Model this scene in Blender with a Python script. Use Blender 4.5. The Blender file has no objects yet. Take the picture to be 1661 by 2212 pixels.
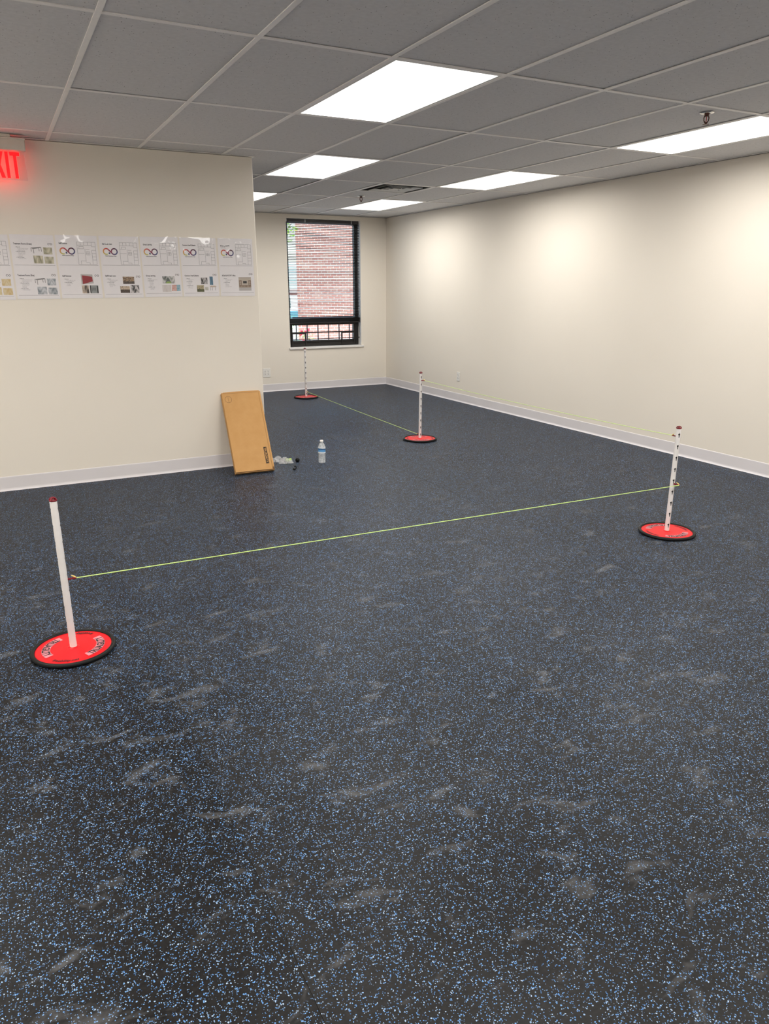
import bpy, math, random
from mathutils import Vector, Matrix

random.seed(7)
scene = bpy.context.scene
col = scene.collection

# ------------------------------------------------------------------ camera
IMG_W, IMG_H, F_PX = 1661, 2212, 1577.76
CAM = Vector((-0.49093, -3.21674, 1.46137))
RIGHT = Vector((0.88794069, -0.45995752, -0.00063998))
DOWN = Vector((-0.13645313, -0.26209134, -0.95534741))
FWD = Vector((0.43925149, 0.84837917, -0.29548421))
cam_data = bpy.data.cameras.new('camera')
cam_data.sensor_fit = 'HORIZONTAL'
cam_data.sensor_width = 36.0
cam_data.lens = F_PX * 36.0 / IMG_W
cam_data.clip_end = 300
cam = bpy.data.objects.new('camera', cam_data)
cam.matrix_world = Matrix(((RIGHT.x, -DOWN.x, -FWD.x, CAM.x), (RIGHT.y, -DOWN.y, -FWD.y, CAM.y),
                           (RIGHT.z, -DOWN.z, -FWD.z, CAM.z), (0, 0, 0, 1)))
col.objects.link(cam)
scene.camera = cam

# ------------------------------------------------------------------ world, sun, exposure
world = bpy.data.worlds.new('world')
scene.world = world
world.use_nodes = True
wt = world.node_tree
for n in list(wt.nodes):
    wt.nodes.remove(n)
sky = wt.nodes.new('ShaderNodeTexSky')
sky.sky_type = 'NISHITA'
sky.sun_disc = False
sky.sun_elevation = math.radians(50)
sky.sun_rotation = math.radians(200)
sky.dust_density = 3.0
bg = wt.nodes.new('ShaderNodeBackground')
bg.inputs['Strength'].default_value = 0.36
wo = wt.nodes.new('ShaderNodeOutputWorld')
wt.links.new(sky.outputs[0], bg.inputs[0])
wt.links.new(bg.outputs[0], wo.inputs[0])
sun_d = bpy.data.lights.new('sun', 'SUN')
sun_d.energy = 2.0
sun_d.angle = math.radians(1.0)
sun_d.color = (1.0, 0.95, 0.87)
sun = bpy.data.objects.new('sun', sun_d)
sun.rotation_euler = (math.radians(42), 0, math.radians(-25))
col.objects.link(sun)
LIGHT_STRENGTH = 1.2          # emission of the ceiling light lenses
LAMP_WATTS = 9.8             # area lamp behind each lens
scene.view_settings.view_transform = 'Standard'
scene.view_settings.look = 'None'
scene.view_settings.exposure = 1.10
scene.view_settings.gamma = 1.0
scene.view_settings.use_curve_mapping = False
scene.cycles.max_bounces = 7
scene.cycles.diffuse_bounces = 5
scene.cycles.glossy_bounces = 3
scene.cycles.transmission_bounces = 5

# ------------------------------------------------------------------ helpers
H = 2.4153                    # ceiling height
W, L = 0.6096, 1.2192         # ceiling cell
WX, FY, PY = 4.831, 7.005, 2.761   # right wall, far wall, partition face
PX_END = 1.452                # free end of the partition
SX, BKY = -2.5, -4.6          # unseen side and back walls, set close to bounce light onto the ceiling


class MB:
    """collects geometry that becomes ONE mesh object"""
    def __init__(self):
        self.v, self.f, self.c, self.smooth = [], [], [], []

    def add(self, verts, faces, color=None, smooth=False, m=None):
        o = len(self.v)
        for p in verts:
            p = Vector(p)
            self.v.append(tuple(m @ p) if m is not None else tuple(p))
        for f in faces:
            self.f.append(tuple(i + o for i in f))
            self.c.append(color or (1, 1, 1))
            self.smooth.append(smooth)
        return self

    def box(self, x0, x1, y0, y1, z0, z1, m=None, color=None):
        vs = [(x, y, z) for z in (z0, z1) for y in (y0, y1) for x in (x0, x1)]
        return self.add(vs, [(0, 2, 3, 1), (4, 5, 7, 6), (0, 1, 5, 4), (2, 6, 7, 3), (0, 4, 6, 2), (1, 3, 7, 5)], color, False, m)

    def bbox(self, x0, x1, y0, y1, z0, z1, b=0.004, m=None):
        """box with chamfered vertical-to-front edges on every side"""
        xs, ys, zs = (x0, x1), (y0, y1), (z0, z1)
        vs = []
        idx = {}
        for i in (0, 1):
            for j in (0, 1):
                for k in (0, 1):
                    sx, sy, sz = (1 - 2 * i), (1 - 2 * j), (1 - 2 * k)
                    for a in range(3):
                        idx[(i, j, k, a)] = len(vs)
                        vs.append((xs[i] + (0 if a == 0 else sx * b), ys[j] + (0 if a == 1 else sy * b), zs[k] + (0 if a == 2 else sz * b)))
        fs = []
        for i in (0, 1):
            fs.append([idx[(i, j, k, 0)] for j, k in ((0, 0), (1, 0), (1, 1), (0, 1))][::1 if i else -1])
        for j in (0, 1):
            fs.append([idx[(i, j, k, 1)] for i, k in ((0, 0), (0, 1), (1, 1), (1, 0))][::1 if j else -1])
        for k in (0, 1):
            fs.append([idx[(i, j, k, 2)] for i, j in ((0, 0), (1, 0), (1, 1), (0, 1))][::1 if k else -1])
        for i in (0, 1):
            for j in (0, 1):
                fs.append([idx[(i, j, 0, 0)], idx[(i, j, 1, 0)], idx[(i, j, 1, 1)], idx[(i, j, 0, 1)]])
        for i in (0, 1):
            for k in (0, 1):
                fs.append([idx[(i, 0, k, 0)], idx[(i, 1, k, 0)], idx[(i, 1, k, 2)], idx[(i, 0, k, 2)]])
        for j in (0, 1):
            for k in (0, 1):
                fs.append([idx[(0, j, k, 1)], idx[(1, j, k, 1)], idx[(1, j, k, 2)], idx[(0, j, k, 2)]])
        for i in (0, 1):
            for j in (0, 1):
                for k in (0, 1):
                    fs.append([idx[(i, j, k, a)] for a in range(3)])
        return self.add(vs, fs, None, False, m)

    def lathe(self, prof, n=32, m=None, cap0=True, cap1=True, color=None, smooth=True, squash=None):
        vs, fs = [], []
        for (r, z) in prof:
            for k in range(n):
                a = 2 * math.pi * k / n
                rr = r * (squash(a, z) if squash else 1)
                vs.append((rr * math.cos(a), rr * math.sin(a), z))
        for s in range(len(prof) - 1):
            for k in range(n):
                k2 = (k + 1) % n
                fs.append((s * n + k, s * n + k2, (s + 1) * n + k2, (s + 1) * n + k))
        self.add(vs, fs, color, smooth, m)
        if cap0:
            self.add(vs[:n], [tuple(range(n))[::-1]], color, False, m)
        if cap1:
            self.add(vs[-n:], [tuple(range(n))], color, False, m)
        return self

    def tube(self, pts, r, n=8, closed=False, color=None, cap=True):
        pts = [Vector(p) for p in pts]
        cnt = len(pts)
        vs, fs = [], []
        ref = None
        for i, p in enumerate(pts):
            if closed:
                d = pts[(i + 1) % cnt] - pts[i - 1]
            else:
                d = pts[min(i + 1, cnt - 1)] - pts[max(i - 1, 0)]
            d.normalize()
            if ref is None:
                ref = Vector((0, 0, 1)) if abs(d.z) < 0.9 else Vector((1, 0, 0))
            u = (ref - d * ref.dot(d)).normalized()
            ref = u
            w = d.cross(u)
            rr = r[i] if isinstance(r, (list, tuple)) else r
            for k in range(n):
                a = 2 * math.pi * k / n
                vs.append(p + u * (rr * math.cos(a)) + w * (rr * math.sin(a)))
        segs = cnt if closed else cnt - 1
        for s in range(segs):
            s2 = (s + 1) % cnt
            for k in range(n):
                k2 = (k + 1) % n
                fs.append((s * n + k, s * n + k2, s2 * n + k2, s2 * n + k))
        self.add(vs, fs, color, True)
        if cap and not closed:
            self.add(vs[:n], [tuple(range(n))[::-1]], color)
            self.add(vs[-n:], [tuple(range(n))], color)
        return self

    def prism(self, poly, z0, z1, m=None, color=None):
        n = len(poly)
        vs = [(x, y, z0) for x, y in poly] + [(x, y, z1) for x, y in poly]
        fs = [tuple(range(n))[::-1], tuple(range(n, 2 * n))]
        fs += [(k, (k + 1) % n, n + (k + 1) % n, n + k) for k in range(n)]
        return self.add(vs, fs, color, False, m)

    def mesh(self, name, mat=None, colors=False):
        me = bpy.data.meshes.new(name)
        me.from_pydata(self.v, [], self.f)
        if any(self.smooth):
            me.polygons.foreach_set('use_smooth', self.smooth)
        if colors:
            at = me.color_attributes.new('ink', 'FLOAT_COLOR', 'CORNER')
            for p in me.polygons:
                cc = self.c[p.index]
                for li in p.loop_indices:
                    at.data[li].color = (cc[0], cc[1], cc[2], 1)
        if mat:
            me.materials.append(mat)
        me.validate()
        me.update()
        return me

    def build(self, name, mat, parent=None, colors=False, loc=None):
        return link(name, self.mesh(name, mat, colors), parent, loc)


def link(name, me, parent=None, loc=None):
    o = bpy.data.objects.new(name, me)
    col.objects.link(o)
    if parent is not None:
        o.parent = parent
    if loc is not None:
        o.location = loc
    return o


def empty(name, loc=(0, 0, 0), rz=0.0):
    o = bpy.data.objects.new(name, None)
    o.empty_display_size = 0.1
    o.location = loc
    o.rotation_euler = (0, 0, rz)
    col.objects.link(o)
    return o


def tag(o, label, cat, group=None):
    o['label'] = label
    o['category'] = cat
    if group:
        o['group'] = group
    return o


def struct(o):
    o['kind'] = 'structure'
    return o


def srgb(r, g, b):
    f = lambda c: c / 12.92 if c <= 0.04045 else ((c + 0.055) / 1.055) ** 2.4
    return (f(r / 255), f(g / 255), f(b / 255), 1)


class NT:
    def __init__(self, name):
        self.mat = bpy.data.materials.new(name)
        self.mat.use_nodes = True
        self.t = self.mat.node_tree
        self.b = self.t.nodes['Principled BSDF']
        self.out = self.t.nodes['Material Output']

    def n(self, kind, **kw):
        nd = self.t.nodes.new('ShaderNode' + kind)
        for k, v in kw.items():
            if k in nd.inputs:
                nd.inputs[k].default_value = v
            else:
                setattr(nd, k, v)
        return nd

    def l(self, a, b):
        self.t.links.new(a, b)

    def math(self, op, a, b=None):
        nd = self.t.nodes.new('ShaderNodeMath')
        nd.operation = op
        for i, x in enumerate((a, b)):
            if x is None:
                continue
            if isinstance(x, (int, float)):
                nd.inputs[i].default_value = x
            else:
                self.l(x, nd.inputs[i])
        return nd.outputs[0]

    def ramp(self, fac, stops):
        nd = self.t.nodes.new('ShaderNodeValToRGB')
        e = nd.color_ramp.elements
        while len(e) < len(stops):
            e.new(0.5)
        for el, (p, c) in zip(e, stops):
            el.position = p
            el.color = c
        self.l(fac, nd.inputs[0])
        return nd.outputs[0]

    def mix(self, fac, a, b, blend='MIX'):
        nd = self.t.nodes.new('ShaderNodeMix')
        nd.data_type = 'RGBA'
        nd.blend_type = blend
        for inp, x in ((nd.inputs['Factor'], fac), (nd.inputs['A'], a), (nd.inputs['B'], b)):
            if isinstance(x, (int, float, tuple)):
                inp.default_value = x
            else:
                self.l(x, inp)
        return nd.outputs['Result']

    def coord(self, kind='Object', scale=None):
        tc = self.n('TexCoord')
        if scale is None:
            return tc.outputs[kind]
        mp = self.n('Mapping')
        mp.inputs['Scale'].default_value = scale
        self.l(tc.outputs[kind], mp.inputs[0])
        return mp.outputs[0]


def plain(name, color, rough=0.5, metal=0.0, noise=0.06, scale=30.0, spec=None, bump=0.0):
    """principled material with a faint procedural mottling"""
    m = NT(name)
    nz = m.n('TexNoise', Scale=scale, Detail=3.0)
    m.l(m.coord('Object'), nz.inputs['Vector'])
    dark = tuple(c * (1 - noise) for c in color[:3]) + (1,)
    lite = tuple(min(1, c * (1 + noise)) for c in color[:3]) + (1,)
    m.l(m.ramp(nz.outputs['Fac'], [(0.3, dark), (0.7, lite)]), m.b.inputs['Base Color'])
    m.b.inputs['Roughness'].default_value = rough
    m.b.inputs['Metallic'].default_value = metal
    if spec is not None:
        m.b.inputs['Specular IOR Level'].default_value = spec
    if bump:
        bp = m.n('Bump', Strength=bump, Distance=0.002)
        m.l(nz.outputs['Fac'], bp.inputs['Height'])
        m.l(bp.outputs[0], m.b.inputs['Normal'])
    return m.mat


# ------------------------------------------------------------------ materials
def make_wall_mat():
    m = NT('painted_drywall')
    nz = m.n('TexNoise', Scale=1.3, Detail=2.0)
    m.l(m.coord('Object'), nz.inputs['Vector'])
    m.l(m.ramp(nz.outputs['Fac'], [(0.3, (0.825, 0.768, 0.680, 1)), (0.7, (0.845, 0.788, 0.700, 1))]), m.b.inputs['Base Color'])
    nf = m.n('TexNoise', Scale=260.0, Detail=2.0)
    m.l(m.coord('Object'), nf.inputs['Vector'])
    bp = m.n('Bump', Strength=0.08, Distance=0.001)
    m.l(nf.outputs['Fac'], bp.inputs['Height'])
    m.l(bp.outputs[0], m.b.inputs['Normal'])
    m.b.inputs['Roughness'].default_value = 0.7
    m.b.inputs['Specular IOR Level'].default_value = 0.12
    return m.mat


def make_rubber_mat():
    """black rubber with blue flecks, chalky dust scuffs"""
    m = NT('speckled_rubber')
    geo = m.n('NewGeometry')
    pos = geo.outputs['Position']
    # clustering of flecks
    cl = m.n('TexNoise', Scale=28.0, Detail=2.0)
    m.l(pos, cl.inputs['Vector'])
    warp = m.n('TexNoise', Scale=240.0, Detail=1.0)
    m.l(pos, warp.inputs['Vector'])
    wv = m.n('VectorMath', operation='SCALE')
    m.l(warp.outputs['Color'], wv.inputs[0])
    wv.inputs['Scale'].default_value = 0.0035
    pv = m.n('VectorMath', operation='ADD')
    m.l(pos, pv.inputs[0])
    m.l(wv.outputs[0], pv.inputs[1])
    masks = []
    for sc, keep, rad in ((235.0, 0.165, 0.36), (360.0, 0.09, 0.35)):
        vo = m.n('TexVoronoi', Scale=sc)
        vo.voronoi_dimensions = '2D'
        m.l(pv.outputs[0], vo.inputs['Vector'])
        sep = m.n('SeparateColor')
        m.l(vo.outputs['Color'], sep.inputs[0])
        thr = m.math('MULTIPLY', cl.outputs['Fac'], keep * 2.0)
        on = m.math('LESS_THAN', sep.outputs[0], thr)
        size = m.math('MULTIPLY_ADD', sep.outputs[1], 0.28)
        size.node.inputs[2].default_value = rad - 0.18
        dot = m.math('LESS_THAN', vo.outputs['Distance'], size)
        masks.append((m.math('MULTIPLY', on, dot), sep.outputs[2]))
    fl = m.math('MAXIMUM', masks[0][0], masks[1][0])
    tint = m.ramp(masks[0][1], [(0.0, (0.07, 0.20, 0.48, 1)), (0.6, (0.15, 0.33, 0.64, 1)), (1.0, (0.38, 0.49, 0.64, 1))])
    base_n = m.n('TexNoise', Scale=90.0, Detail=1.0)
    m.l(pos, base_n.inputs['Vector'])
    base = m.ramp(base_n.outputs['Fac'], [(0.3, (0.006, 0.0055, 0.0055, 1)), (0.7, (0.013, 0.012, 0.0115, 1))])
    c1 = m.mix(fl, base, tint)
    # dust: wide haze and streaky scuffs
    d1 = m.n('TexNoise', Scale=1.6, Detail=3.0, Roughness=0.6)
    m.l(pos, d1.inputs['Vector'])
    d2 = m.n('TexNoise', Scale=6.5, Detail=4.0, Roughness=0.62, Distortion=0.6)
    mp = m.n('Mapping')
    mp.inputs['Scale'].default_value = (0.8, 1.5, 1.0)
    mp.inputs['Rotation'].default_value = (0, 0, 0.5)
    m.l(pos, mp.inputs[0])
    m.l(mp.outputs[0], d2.inputs['Vector'])
    haze = m.ramp(d1.outputs['Fac'], [(0.42, (0, 0, 0, 1)), (0.72, (1, 1, 1, 1))])
    scuff = m.ramp(d2.outputs['Fac'], [(0.575, (0, 0, 0, 1)), (0.75, (1, 1, 1, 1))])
    dust = m.math('ADD', m.math('MULTIPLY', haze, 0.045), m.math('MULTIPLY', scuff, 0.40))
    oi = m.n('ObjectInfo')
    dust = m.math('ADD', dust, m.math('MULTIPLY', oi.outputs['Random'], 0.045))
    c2 = m.mix(dust, c1, (0.20, 0.20, 0.205, 1))
    m.l(c2, m.b.inputs['Base Color'])
    rg = m.math('MULTIPLY_ADD', dust, 0.5)
    rg.node.inputs[2].default_value = 0.40
    m.l(rg, m.b.inputs['Roughness'])
    m.b.inputs['Specular IOR Level'].default_value = 0.09
    bp = m.n('Bump', Strength=0.35, Distance=0.0015)
    m.l(base_n.outputs['Fac'], bp.inputs['Height'])
    m.l(bp.outputs[0], m.b.inputs['Normal'])
    return m.mat


def make_tile_mat():
    """mineral-fibre ceiling board with pin holes"""
    m = NT('acoustic_board')
    geo = m.n('NewGeometry')
    vo = m.n('TexVoronoi', Scale=95.0)
    m.l(geo.outputs['Position'], vo.inputs['Vector'])
    sep = m.n('SeparateColor')
    m.l(vo.outputs['Color'], sep.inputs[0])
    on = m.math('LESS_THAN', sep.outputs[0], 0.22)
    size = m.math('MULTIPLY_ADD', sep.outputs[1], 0.16)
    size.node.inputs[2].default_value = 0.07
    hole = m.math('MULTIPLY', on, m.math('LESS_THAN', vo.outputs['Distance'], size))
    nz = m.n('TexNoise', Scale=45.0, Detail=4.0)
    m.l(geo.outputs['Position'], nz.inputs['Vector'])
    base = m.ramp(nz.outputs['Fac'], [(0.3, (0.69, 0.685, 0.69, 1)), (0.7, (0.75, 0.745, 0.75, 1))])
    m.l(m.mix(hole, base, (0.12, 0.115, 0.11, 1)), m.b.inputs['Base Color'])
    m.b.inputs['Roughness'].default_value = 0.9
    m.b.inputs['Specular IOR Level'].default_value = 0.1
    return m.mat


def make_emit(name, color, strength):
    m = NT(name)
    nz = m.n('TexNoise', Scale=3.0, Detail=1.0)
    m.l(m.coord('Object'), nz.inputs['Vector'])
    c0 = tuple(c * 0.97 for c in color[:3]) + (1,)
    m.l(m.ramp(nz.outputs['Fac'], [(0.3, c0), (0.7, color)]), m.b.inputs['Emission Color'])
    m.b.inputs['Base Color'].default_value = color
    m.b.inputs['Emission Strength'].default_value = strength
    m.b.inputs['Roughness'].default_value = 0.4
    return m.mat


def make_film(name, ior=1.45, rough=0.06, tint=(1, 1, 1, 1)):
    """thin clear plastic: see-through with a glossy surface"""
    m = NT(name)
    tr = m.n('BsdfTransparent')
    tr.inputs[0].default_value = tint
    gl = m.n('BsdfGlossy')
    gl.inputs['Roughness'].default_value = rough
    fr = m.n('Fresnel')
    geo = m.n('NewGeometry')      # same reflectance from both sides of the thin sheet
    io = m.math('MULTIPLY_ADD', geo.outputs['Backfacing'], 1.0 / ior - ior)
    io.node.inputs[2].default_value = ior
    m.l(io, fr.inputs['IOR'])
    mx = m.n('MixShader')
    m.l(fr.outputs[0], mx.inputs[0])
    m.l(tr.outputs[0], mx.inputs[1])
    m.l(gl.outputs[0], mx.inputs[2])
    m.l(mx.outputs[0], m.out.inputs['Surface'])
    return m.mat


def make_ink_mat():
    m = NT('printed_ink')
    at = m.n('Attribute')
    at.attribute_name = 'ink'
    m.l(at.outputs['Color'], m.b.inputs['Base Color'])
    m.b.inputs['Roughness'].default_value = 0.55
    return m.mat


def make_cardboard():
    m = NT('cardboard')
    wv = m.n('TexWave', Scale=55.0, Distortion=1.0, Detail=2.0)
    m.l(m.coord('Object'), wv.inputs['Vector'])
    nz = m.n('TexNoise', Scale=14.0, Detail=4.0)
    m.l(m.coord('Object'), nz.inputs['Vector'])
    f = m.math('ADD', m.math('MULTIPLY', wv.outputs['Fac'], 0.15), m.math('MULTIPLY', nz.outputs['Fac'], 0.85))
    m.l(m.ramp(f, [(0.3, (0.52, 0.285, 0.105, 1)), (0.7, (0.57, 0.325, 0.13, 1))]), m.b.inputs['Base Color'])
    m.b.inputs['Roughness'].default_value = 0.75
    m.b.inputs['Specular IOR Level'].default_value = 0.2
    return m.mat


M = {}
M['wall'] = make_wall_mat()
M['rubber'] = make_rubber_mat()
M['tile'] = make_tile_mat()
M['trim'] = plain('white_trim_paint', (0.74, 0.71, 0.725, 1), 0.4, noise=0.02, scale=4)
M['tee'] = plain('white_enamel_steel', (0.93, 0.91, 0.89, 1), 0.45, noise=0.02)
M['fixture'] = plain('white_fixture_steel', (0.82, 0.82, 0.80, 1), 0.4, noise=0.02)
M['lens'] = make_emit('lit_lens', (1.0, 0.975, 0.925, 1), LIGHT_STRENGTH)
M['lens'].cycles.emission_sampling = 'NONE'
M['pvc'] = plain('white_pvc', (0.80, 0.77, 0.75, 1), 0.35, noise=0.02)
M['dark'] = plain('slot_shade_dark', (0.012, 0.012, 0.013, 1), 0.6, noise=0.1)  # near-black that paints the shade inside the slotted poles
M['black_rubber'] = plain('black_rubber_rim', (0.008, 0.008, 0.008, 1), 0.45, noise=0.15, spec=0.2)
M['red_disc'] = plain('red_plastic', (0.66, 0.006, 0.012, 1), 0.35, noise=0.05, scale=9, spec=0.25)
M['dark_red'] = plain('dark_red_plastic', (0.17, 0.004, 0.012, 1), 0.35, noise=0.1, spec=0.3)
M['cord'] = plain('neon_cord', (0.60, 0.80, 0.24, 1), 0.7, noise=0.12, scale=400)
M['cord_end'] = plain('cord_end_yellow', (0.85, 0.62, 0.18, 1), 0.6, noise=0.1)
M['ink'] = make_ink_mat()
M['paper'] = plain('white_paper', (0.84, 0.81, 0.825, 1), 0.6, noise=0.015, scale=12)
M['film'] = make_film('clear_laminate', 1.5, 0.05)
M['card'] = make_cardboard()
M['seam_shade'] = plain('box_seam_shade', (0.17, 0.085, 0.03, 1), 0.85, noise=0.15, scale=60)  # dark brown standing in for shade in the box gaps
M['print_black'] = plain('black_print', (0.02, 0.013, 0.008, 1), 0.7, noise=0.1)
M['plate'] = plain('outlet_plastic', (0.83, 0.81, 0.77, 1), 0.35, noise=0.02)
M['outlet_slot'] = plain('outlet_slot_dark', (0.05, 0.05, 0.05, 1), 0.6)
M['bronze'] = plain('bronze_anodised_frame', (0.012, 0.0105, 0.010, 1), 0.4, noise=0.12)
M['blind'] = plain('black_blind_slat', (0.022, 0.019, 0.019, 1), 0.42, noise=0.1)
M['sill'] = plain('white_sill', (0.84, 0.82, 0.79, 1), 0.35, noise=0.02)
M['acrylic'] = make_film('clear_acrylic', 1.49, 0.03, (0.97, 0.97, 0.97, 1))
M['acrylic_edge'] = plain('acrylic_edge', (0.86, 0.78, 0.76, 1), 0.2, noise=0.02)
M['exit_red'] = make_emit('lit_red_letters', (1.0, 0.002, 0.003, 1), 2.0)
M['exit_case'] = plain('exit_sign_case', (0.72, 0.68, 0.60, 1), 0.4, noise=0.02)
M['sprinkler'] = plain('bronze_sprinkler', (0.10, 0.045, 0.035, 1), 0.35, 0.7, noise=0.1)
M['chrome'] = plain('chrome_plate', (0.75, 0.74, 0.72, 1), 0.18, 0.8, noise=0.02)
M['duct'] = plain('dark_duct', (0.03, 0.03, 0.032, 1), 0.7)
def make_bottle_mat():
    m = NT('clear_bottle')
    tr = m.n('BsdfTransparent')
    tr.inputs[0].default_value = (0.94, 0.96, 0.97, 1)
    nz = m.n('TexNoise', Scale=70.0, Detail=2.0)
    m.l(m.coord('Object'), nz.inputs['Vector'])
    m.b.inputs['Base Color'].default_value = (0.90, 0.92, 0.93, 1)
    m.b.inputs['Roughness'].default_value = 0.12
    fac = m.math('MULTIPLY_ADD', nz.outputs['Fac'], 0.5)
    fac.node.inputs[2].default_value = 0.14
    mx = m.n('MixShader')
    m.l(fac, mx.inputs[0])
    m.l(tr.outputs[0], mx.inputs[1])
    m.l(m.b.outputs[0], mx.inputs[2])
    m.l(mx.outputs[0], m.out.inputs['Surface'])
    return m.mat


M['water_clear'] = make_bottle_mat()

# ------------------------------------------------------------------ structure: floor
floor = struct(MB().box(SX - 0.2, WX + 0.2, BKY - 0.2, FY + 0.2, -0.16, -0.0101).build('floor', plain('concrete_slab', (0.06, 0.06, 0.06, 1), 0.9)))
ROLL = 1.2195
fx0 = 1.140 - 3 * ROLL
k = 0
while fx0 + k * ROLL < WX - 0.016:
    a, b = max(fx0 + k * ROLL + 0.0004, SX), min(fx0 + (k + 1) * ROLL - 0.0004, WX - 0.014)
    if b > SX + 0.01:
        MB().box(a, b, BKY, FY - 0.012, -0.010, 0.0 - (0.0004 if k % 2 else 0)).build('rubber_roll', M['rubber'], floor)
    k += 1

# ------------------------------------------------------------------ structure: walls
WT = H - 0.003
struct(MB().box(WX, WX + 0.2, BKY - 0.2, FY + 0.2, -0.15, WT).build('wall_right', M['wall']))
WIN = (3.268, 4.410, 0.585, 2.362)      # window opening x0,x1,z0,z1
mb = MB()
mb.box(SX - 0.2, WIN[0], FY, FY + 0.2, -0.15, WT)
mb.box(WIN[1], WX, FY, FY + 0.2, -0.15, WT)
mb.box(WIN[0], WIN[1], FY, FY + 0.2, -0.15, WIN[2])
mb.box(WIN[0], WIN[1], FY, FY + 0.2, WIN[3], WT)
struct(mb.build('wall_far', M['wall']))
struct(MB().bbox(SX, PX_END, PY, PY + 0.12, -0.01, WT, 0.003).build('wall_left', M['wall']))
struct(MB().box(SX - 0.2, SX, BKY - 0.2, FY, -0.15, WT).build('wall_side_unseen', M['wall']))
struct(MB().box(SX, WX, BKY - 0.2, BKY, -0.15, WT).build('wall_back_unseen', M['wall']))


def baseboard(name, axis, a, b, face):
    """vinyl cove base: thin strip with a rounded top and a small toe"""
    prof = [(0, 0), (0.014, 0), (0.0105, 0.004), (0.0065, 0.011), (0.0045, 0.020), (0.0040, 0.100), (0.0030, 0.106), (0.0, 0.108)]
    mb = MB()
    n = len(prof)
    vs = []
    for t in (a, b):
        for d, z in prof:
            vs.append((t, face - d, z) if axis == 'x' else (face - d, t, z))
    fs = [(i, (i + 1) % n, n + (i + 1) % n, n + i) for i in range(n)] + [tuple(range(n)), tuple(range(n, 2 * n))[::-1]]
    mb.add(vs, fs)
    return struct(mb.build(name, M['trim']))


baseboard('baseboard_right', 'y', BKY, FY, WX)
baseboard('baseboard_far', 'x', SX, WX - 0.004, FY)
baseboard('baseboard_left', 'x', SX, PX_END, PY)

# ------------------------------------------------------------------ structure: ceiling
deck = MB().box(SX - 0.2, WX + 0.2, BKY - 0.2, FY + 0.2, H + 0.055, H + 0.20)
deck.box(WX + 0.06, WX + 0.2, BKY - 0.2, FY + 0.2, WT, H + 0.055).box(SX - 0.2, SX - 0.06, BKY - 0.2, FY + 0.2, WT, H + 0.055)  # skirts added to block sky light leaking over the wall tops
deck.box(SX - 0.06, WX + 0.06, FY + 0.06, FY + 0.2, WT, H + 0.055).box(SX - 0.06, WX + 0.06, BKY - 0.2, BKY - 0.06, WT, H + 0.055)
ceiling = struct(deck.build('ceiling', plain('ceiling_deck', (0.35, 0.34, 0.33, 1), 0.9)))
LIGHTS = [(2, 0), (6, 0), (3, 2), (6, 2), (3, 4), (6, 4)]
UNSEEN_LIGHTS = [(2, -2), (6, -2), (-2, 0), (-2, -2), (0, -2), (-4, 0), (4, -2), (-4, -2)]  # unseen panels added to brighten the left wall and ceiling
GAP = 0.005
tile_meshes = {}


def tile(x0, x1, y0, y1, sag=0.0):
    key = (round(x1 - x0, 3), round(y1 - y0, 3))
    if key not in tile_meshes:
        w, d = key[0] / 2 - GAP, key[1] / 2 - GAP
        tile_meshes[key] = MB().bbox(-w, w, -d, d, 0, 0.016, 0.002).mesh('ceiling_tile', M['tile'])
    return link('ceiling_tile', tile_meshes[key], ceiling, ((x0 + x1) / 2, (y0 + y1) / 2, H + 0.0045 + sag))


IW = [SX] + [i * W for i in range(-4, 8)] + [WX - 0.004]
JL = [BKY] + [j * L for j in range(-3, 6)] + [FY - 0.004]
rest = MB()
for ii in range(len(IW) - 1):
    for jj in range(len(JL) - 1):
        i, j = ii - 5, jj - 4
        if (i, j) in LIGHTS or (i, j) in UNSEEN_LIGHTS:
            continue
        x0, x1, y0, y1 = IW[ii], IW[ii + 1], JL[jj], JL[jj + 1]
        if i >= -3 and j >= -1:
            if (i, j) == (5, 3):
                tile(x0, x1, y0 + W, y1)
            else:
                tile(x0, x1, y0, y1, random.choice((0, 0, 0.001, 0.002)))
        else:
            rest.box(x0 + GAP, x1 - GAP, y0 + GAP, y1 - GAP, H + 0.005, H + 0.02)
o = rest.build('ceiling_tile_field', M['tile'], ceiling)
o['kind'] = 'stuff'
for i in range(-4, 8):
    MB().bbox(i * W - 0.012, i * W + 0.012, BKY, FY - 0.002, H - 0.0005, H + 0.004, 0.0008).build('grid_tee', M['tee'], ceiling)
for j in range(-3, 6):
    MB().bbox(SX, WX - 0.002, j * L - 0.012, j * L + 0.012, H - 0.0002, H + 0.0042, 0.0008).build('grid_tee', M['tee'], ceiling)
MB().bbox(5 * W + 0.012, 6 * W - 0.012, 3 * L + W - 0.012, 3 * L + W + 0.012, H, H + 0.004, 0.0008).build('grid_tee', M['tee'], ceiling)
# wall-angle trim where the boards meet the walls
MB().box(WX - 0.022, WX, BKY, FY, H + 0.0005, H + 0.003).build('wall_angle', M['tee'], ceiling)
MB().box(SX, WX, FY - 0.022, FY, H + 0.0005, H + 0.003).build('wall_angle', M['tee'], ceiling)
MB().box(SX, PX_END + 0.022, PY - 0.022, PY + 0.142, H + 0.0005, H + 0.003).build('wall_angle', M['tee'], ceiling)

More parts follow.
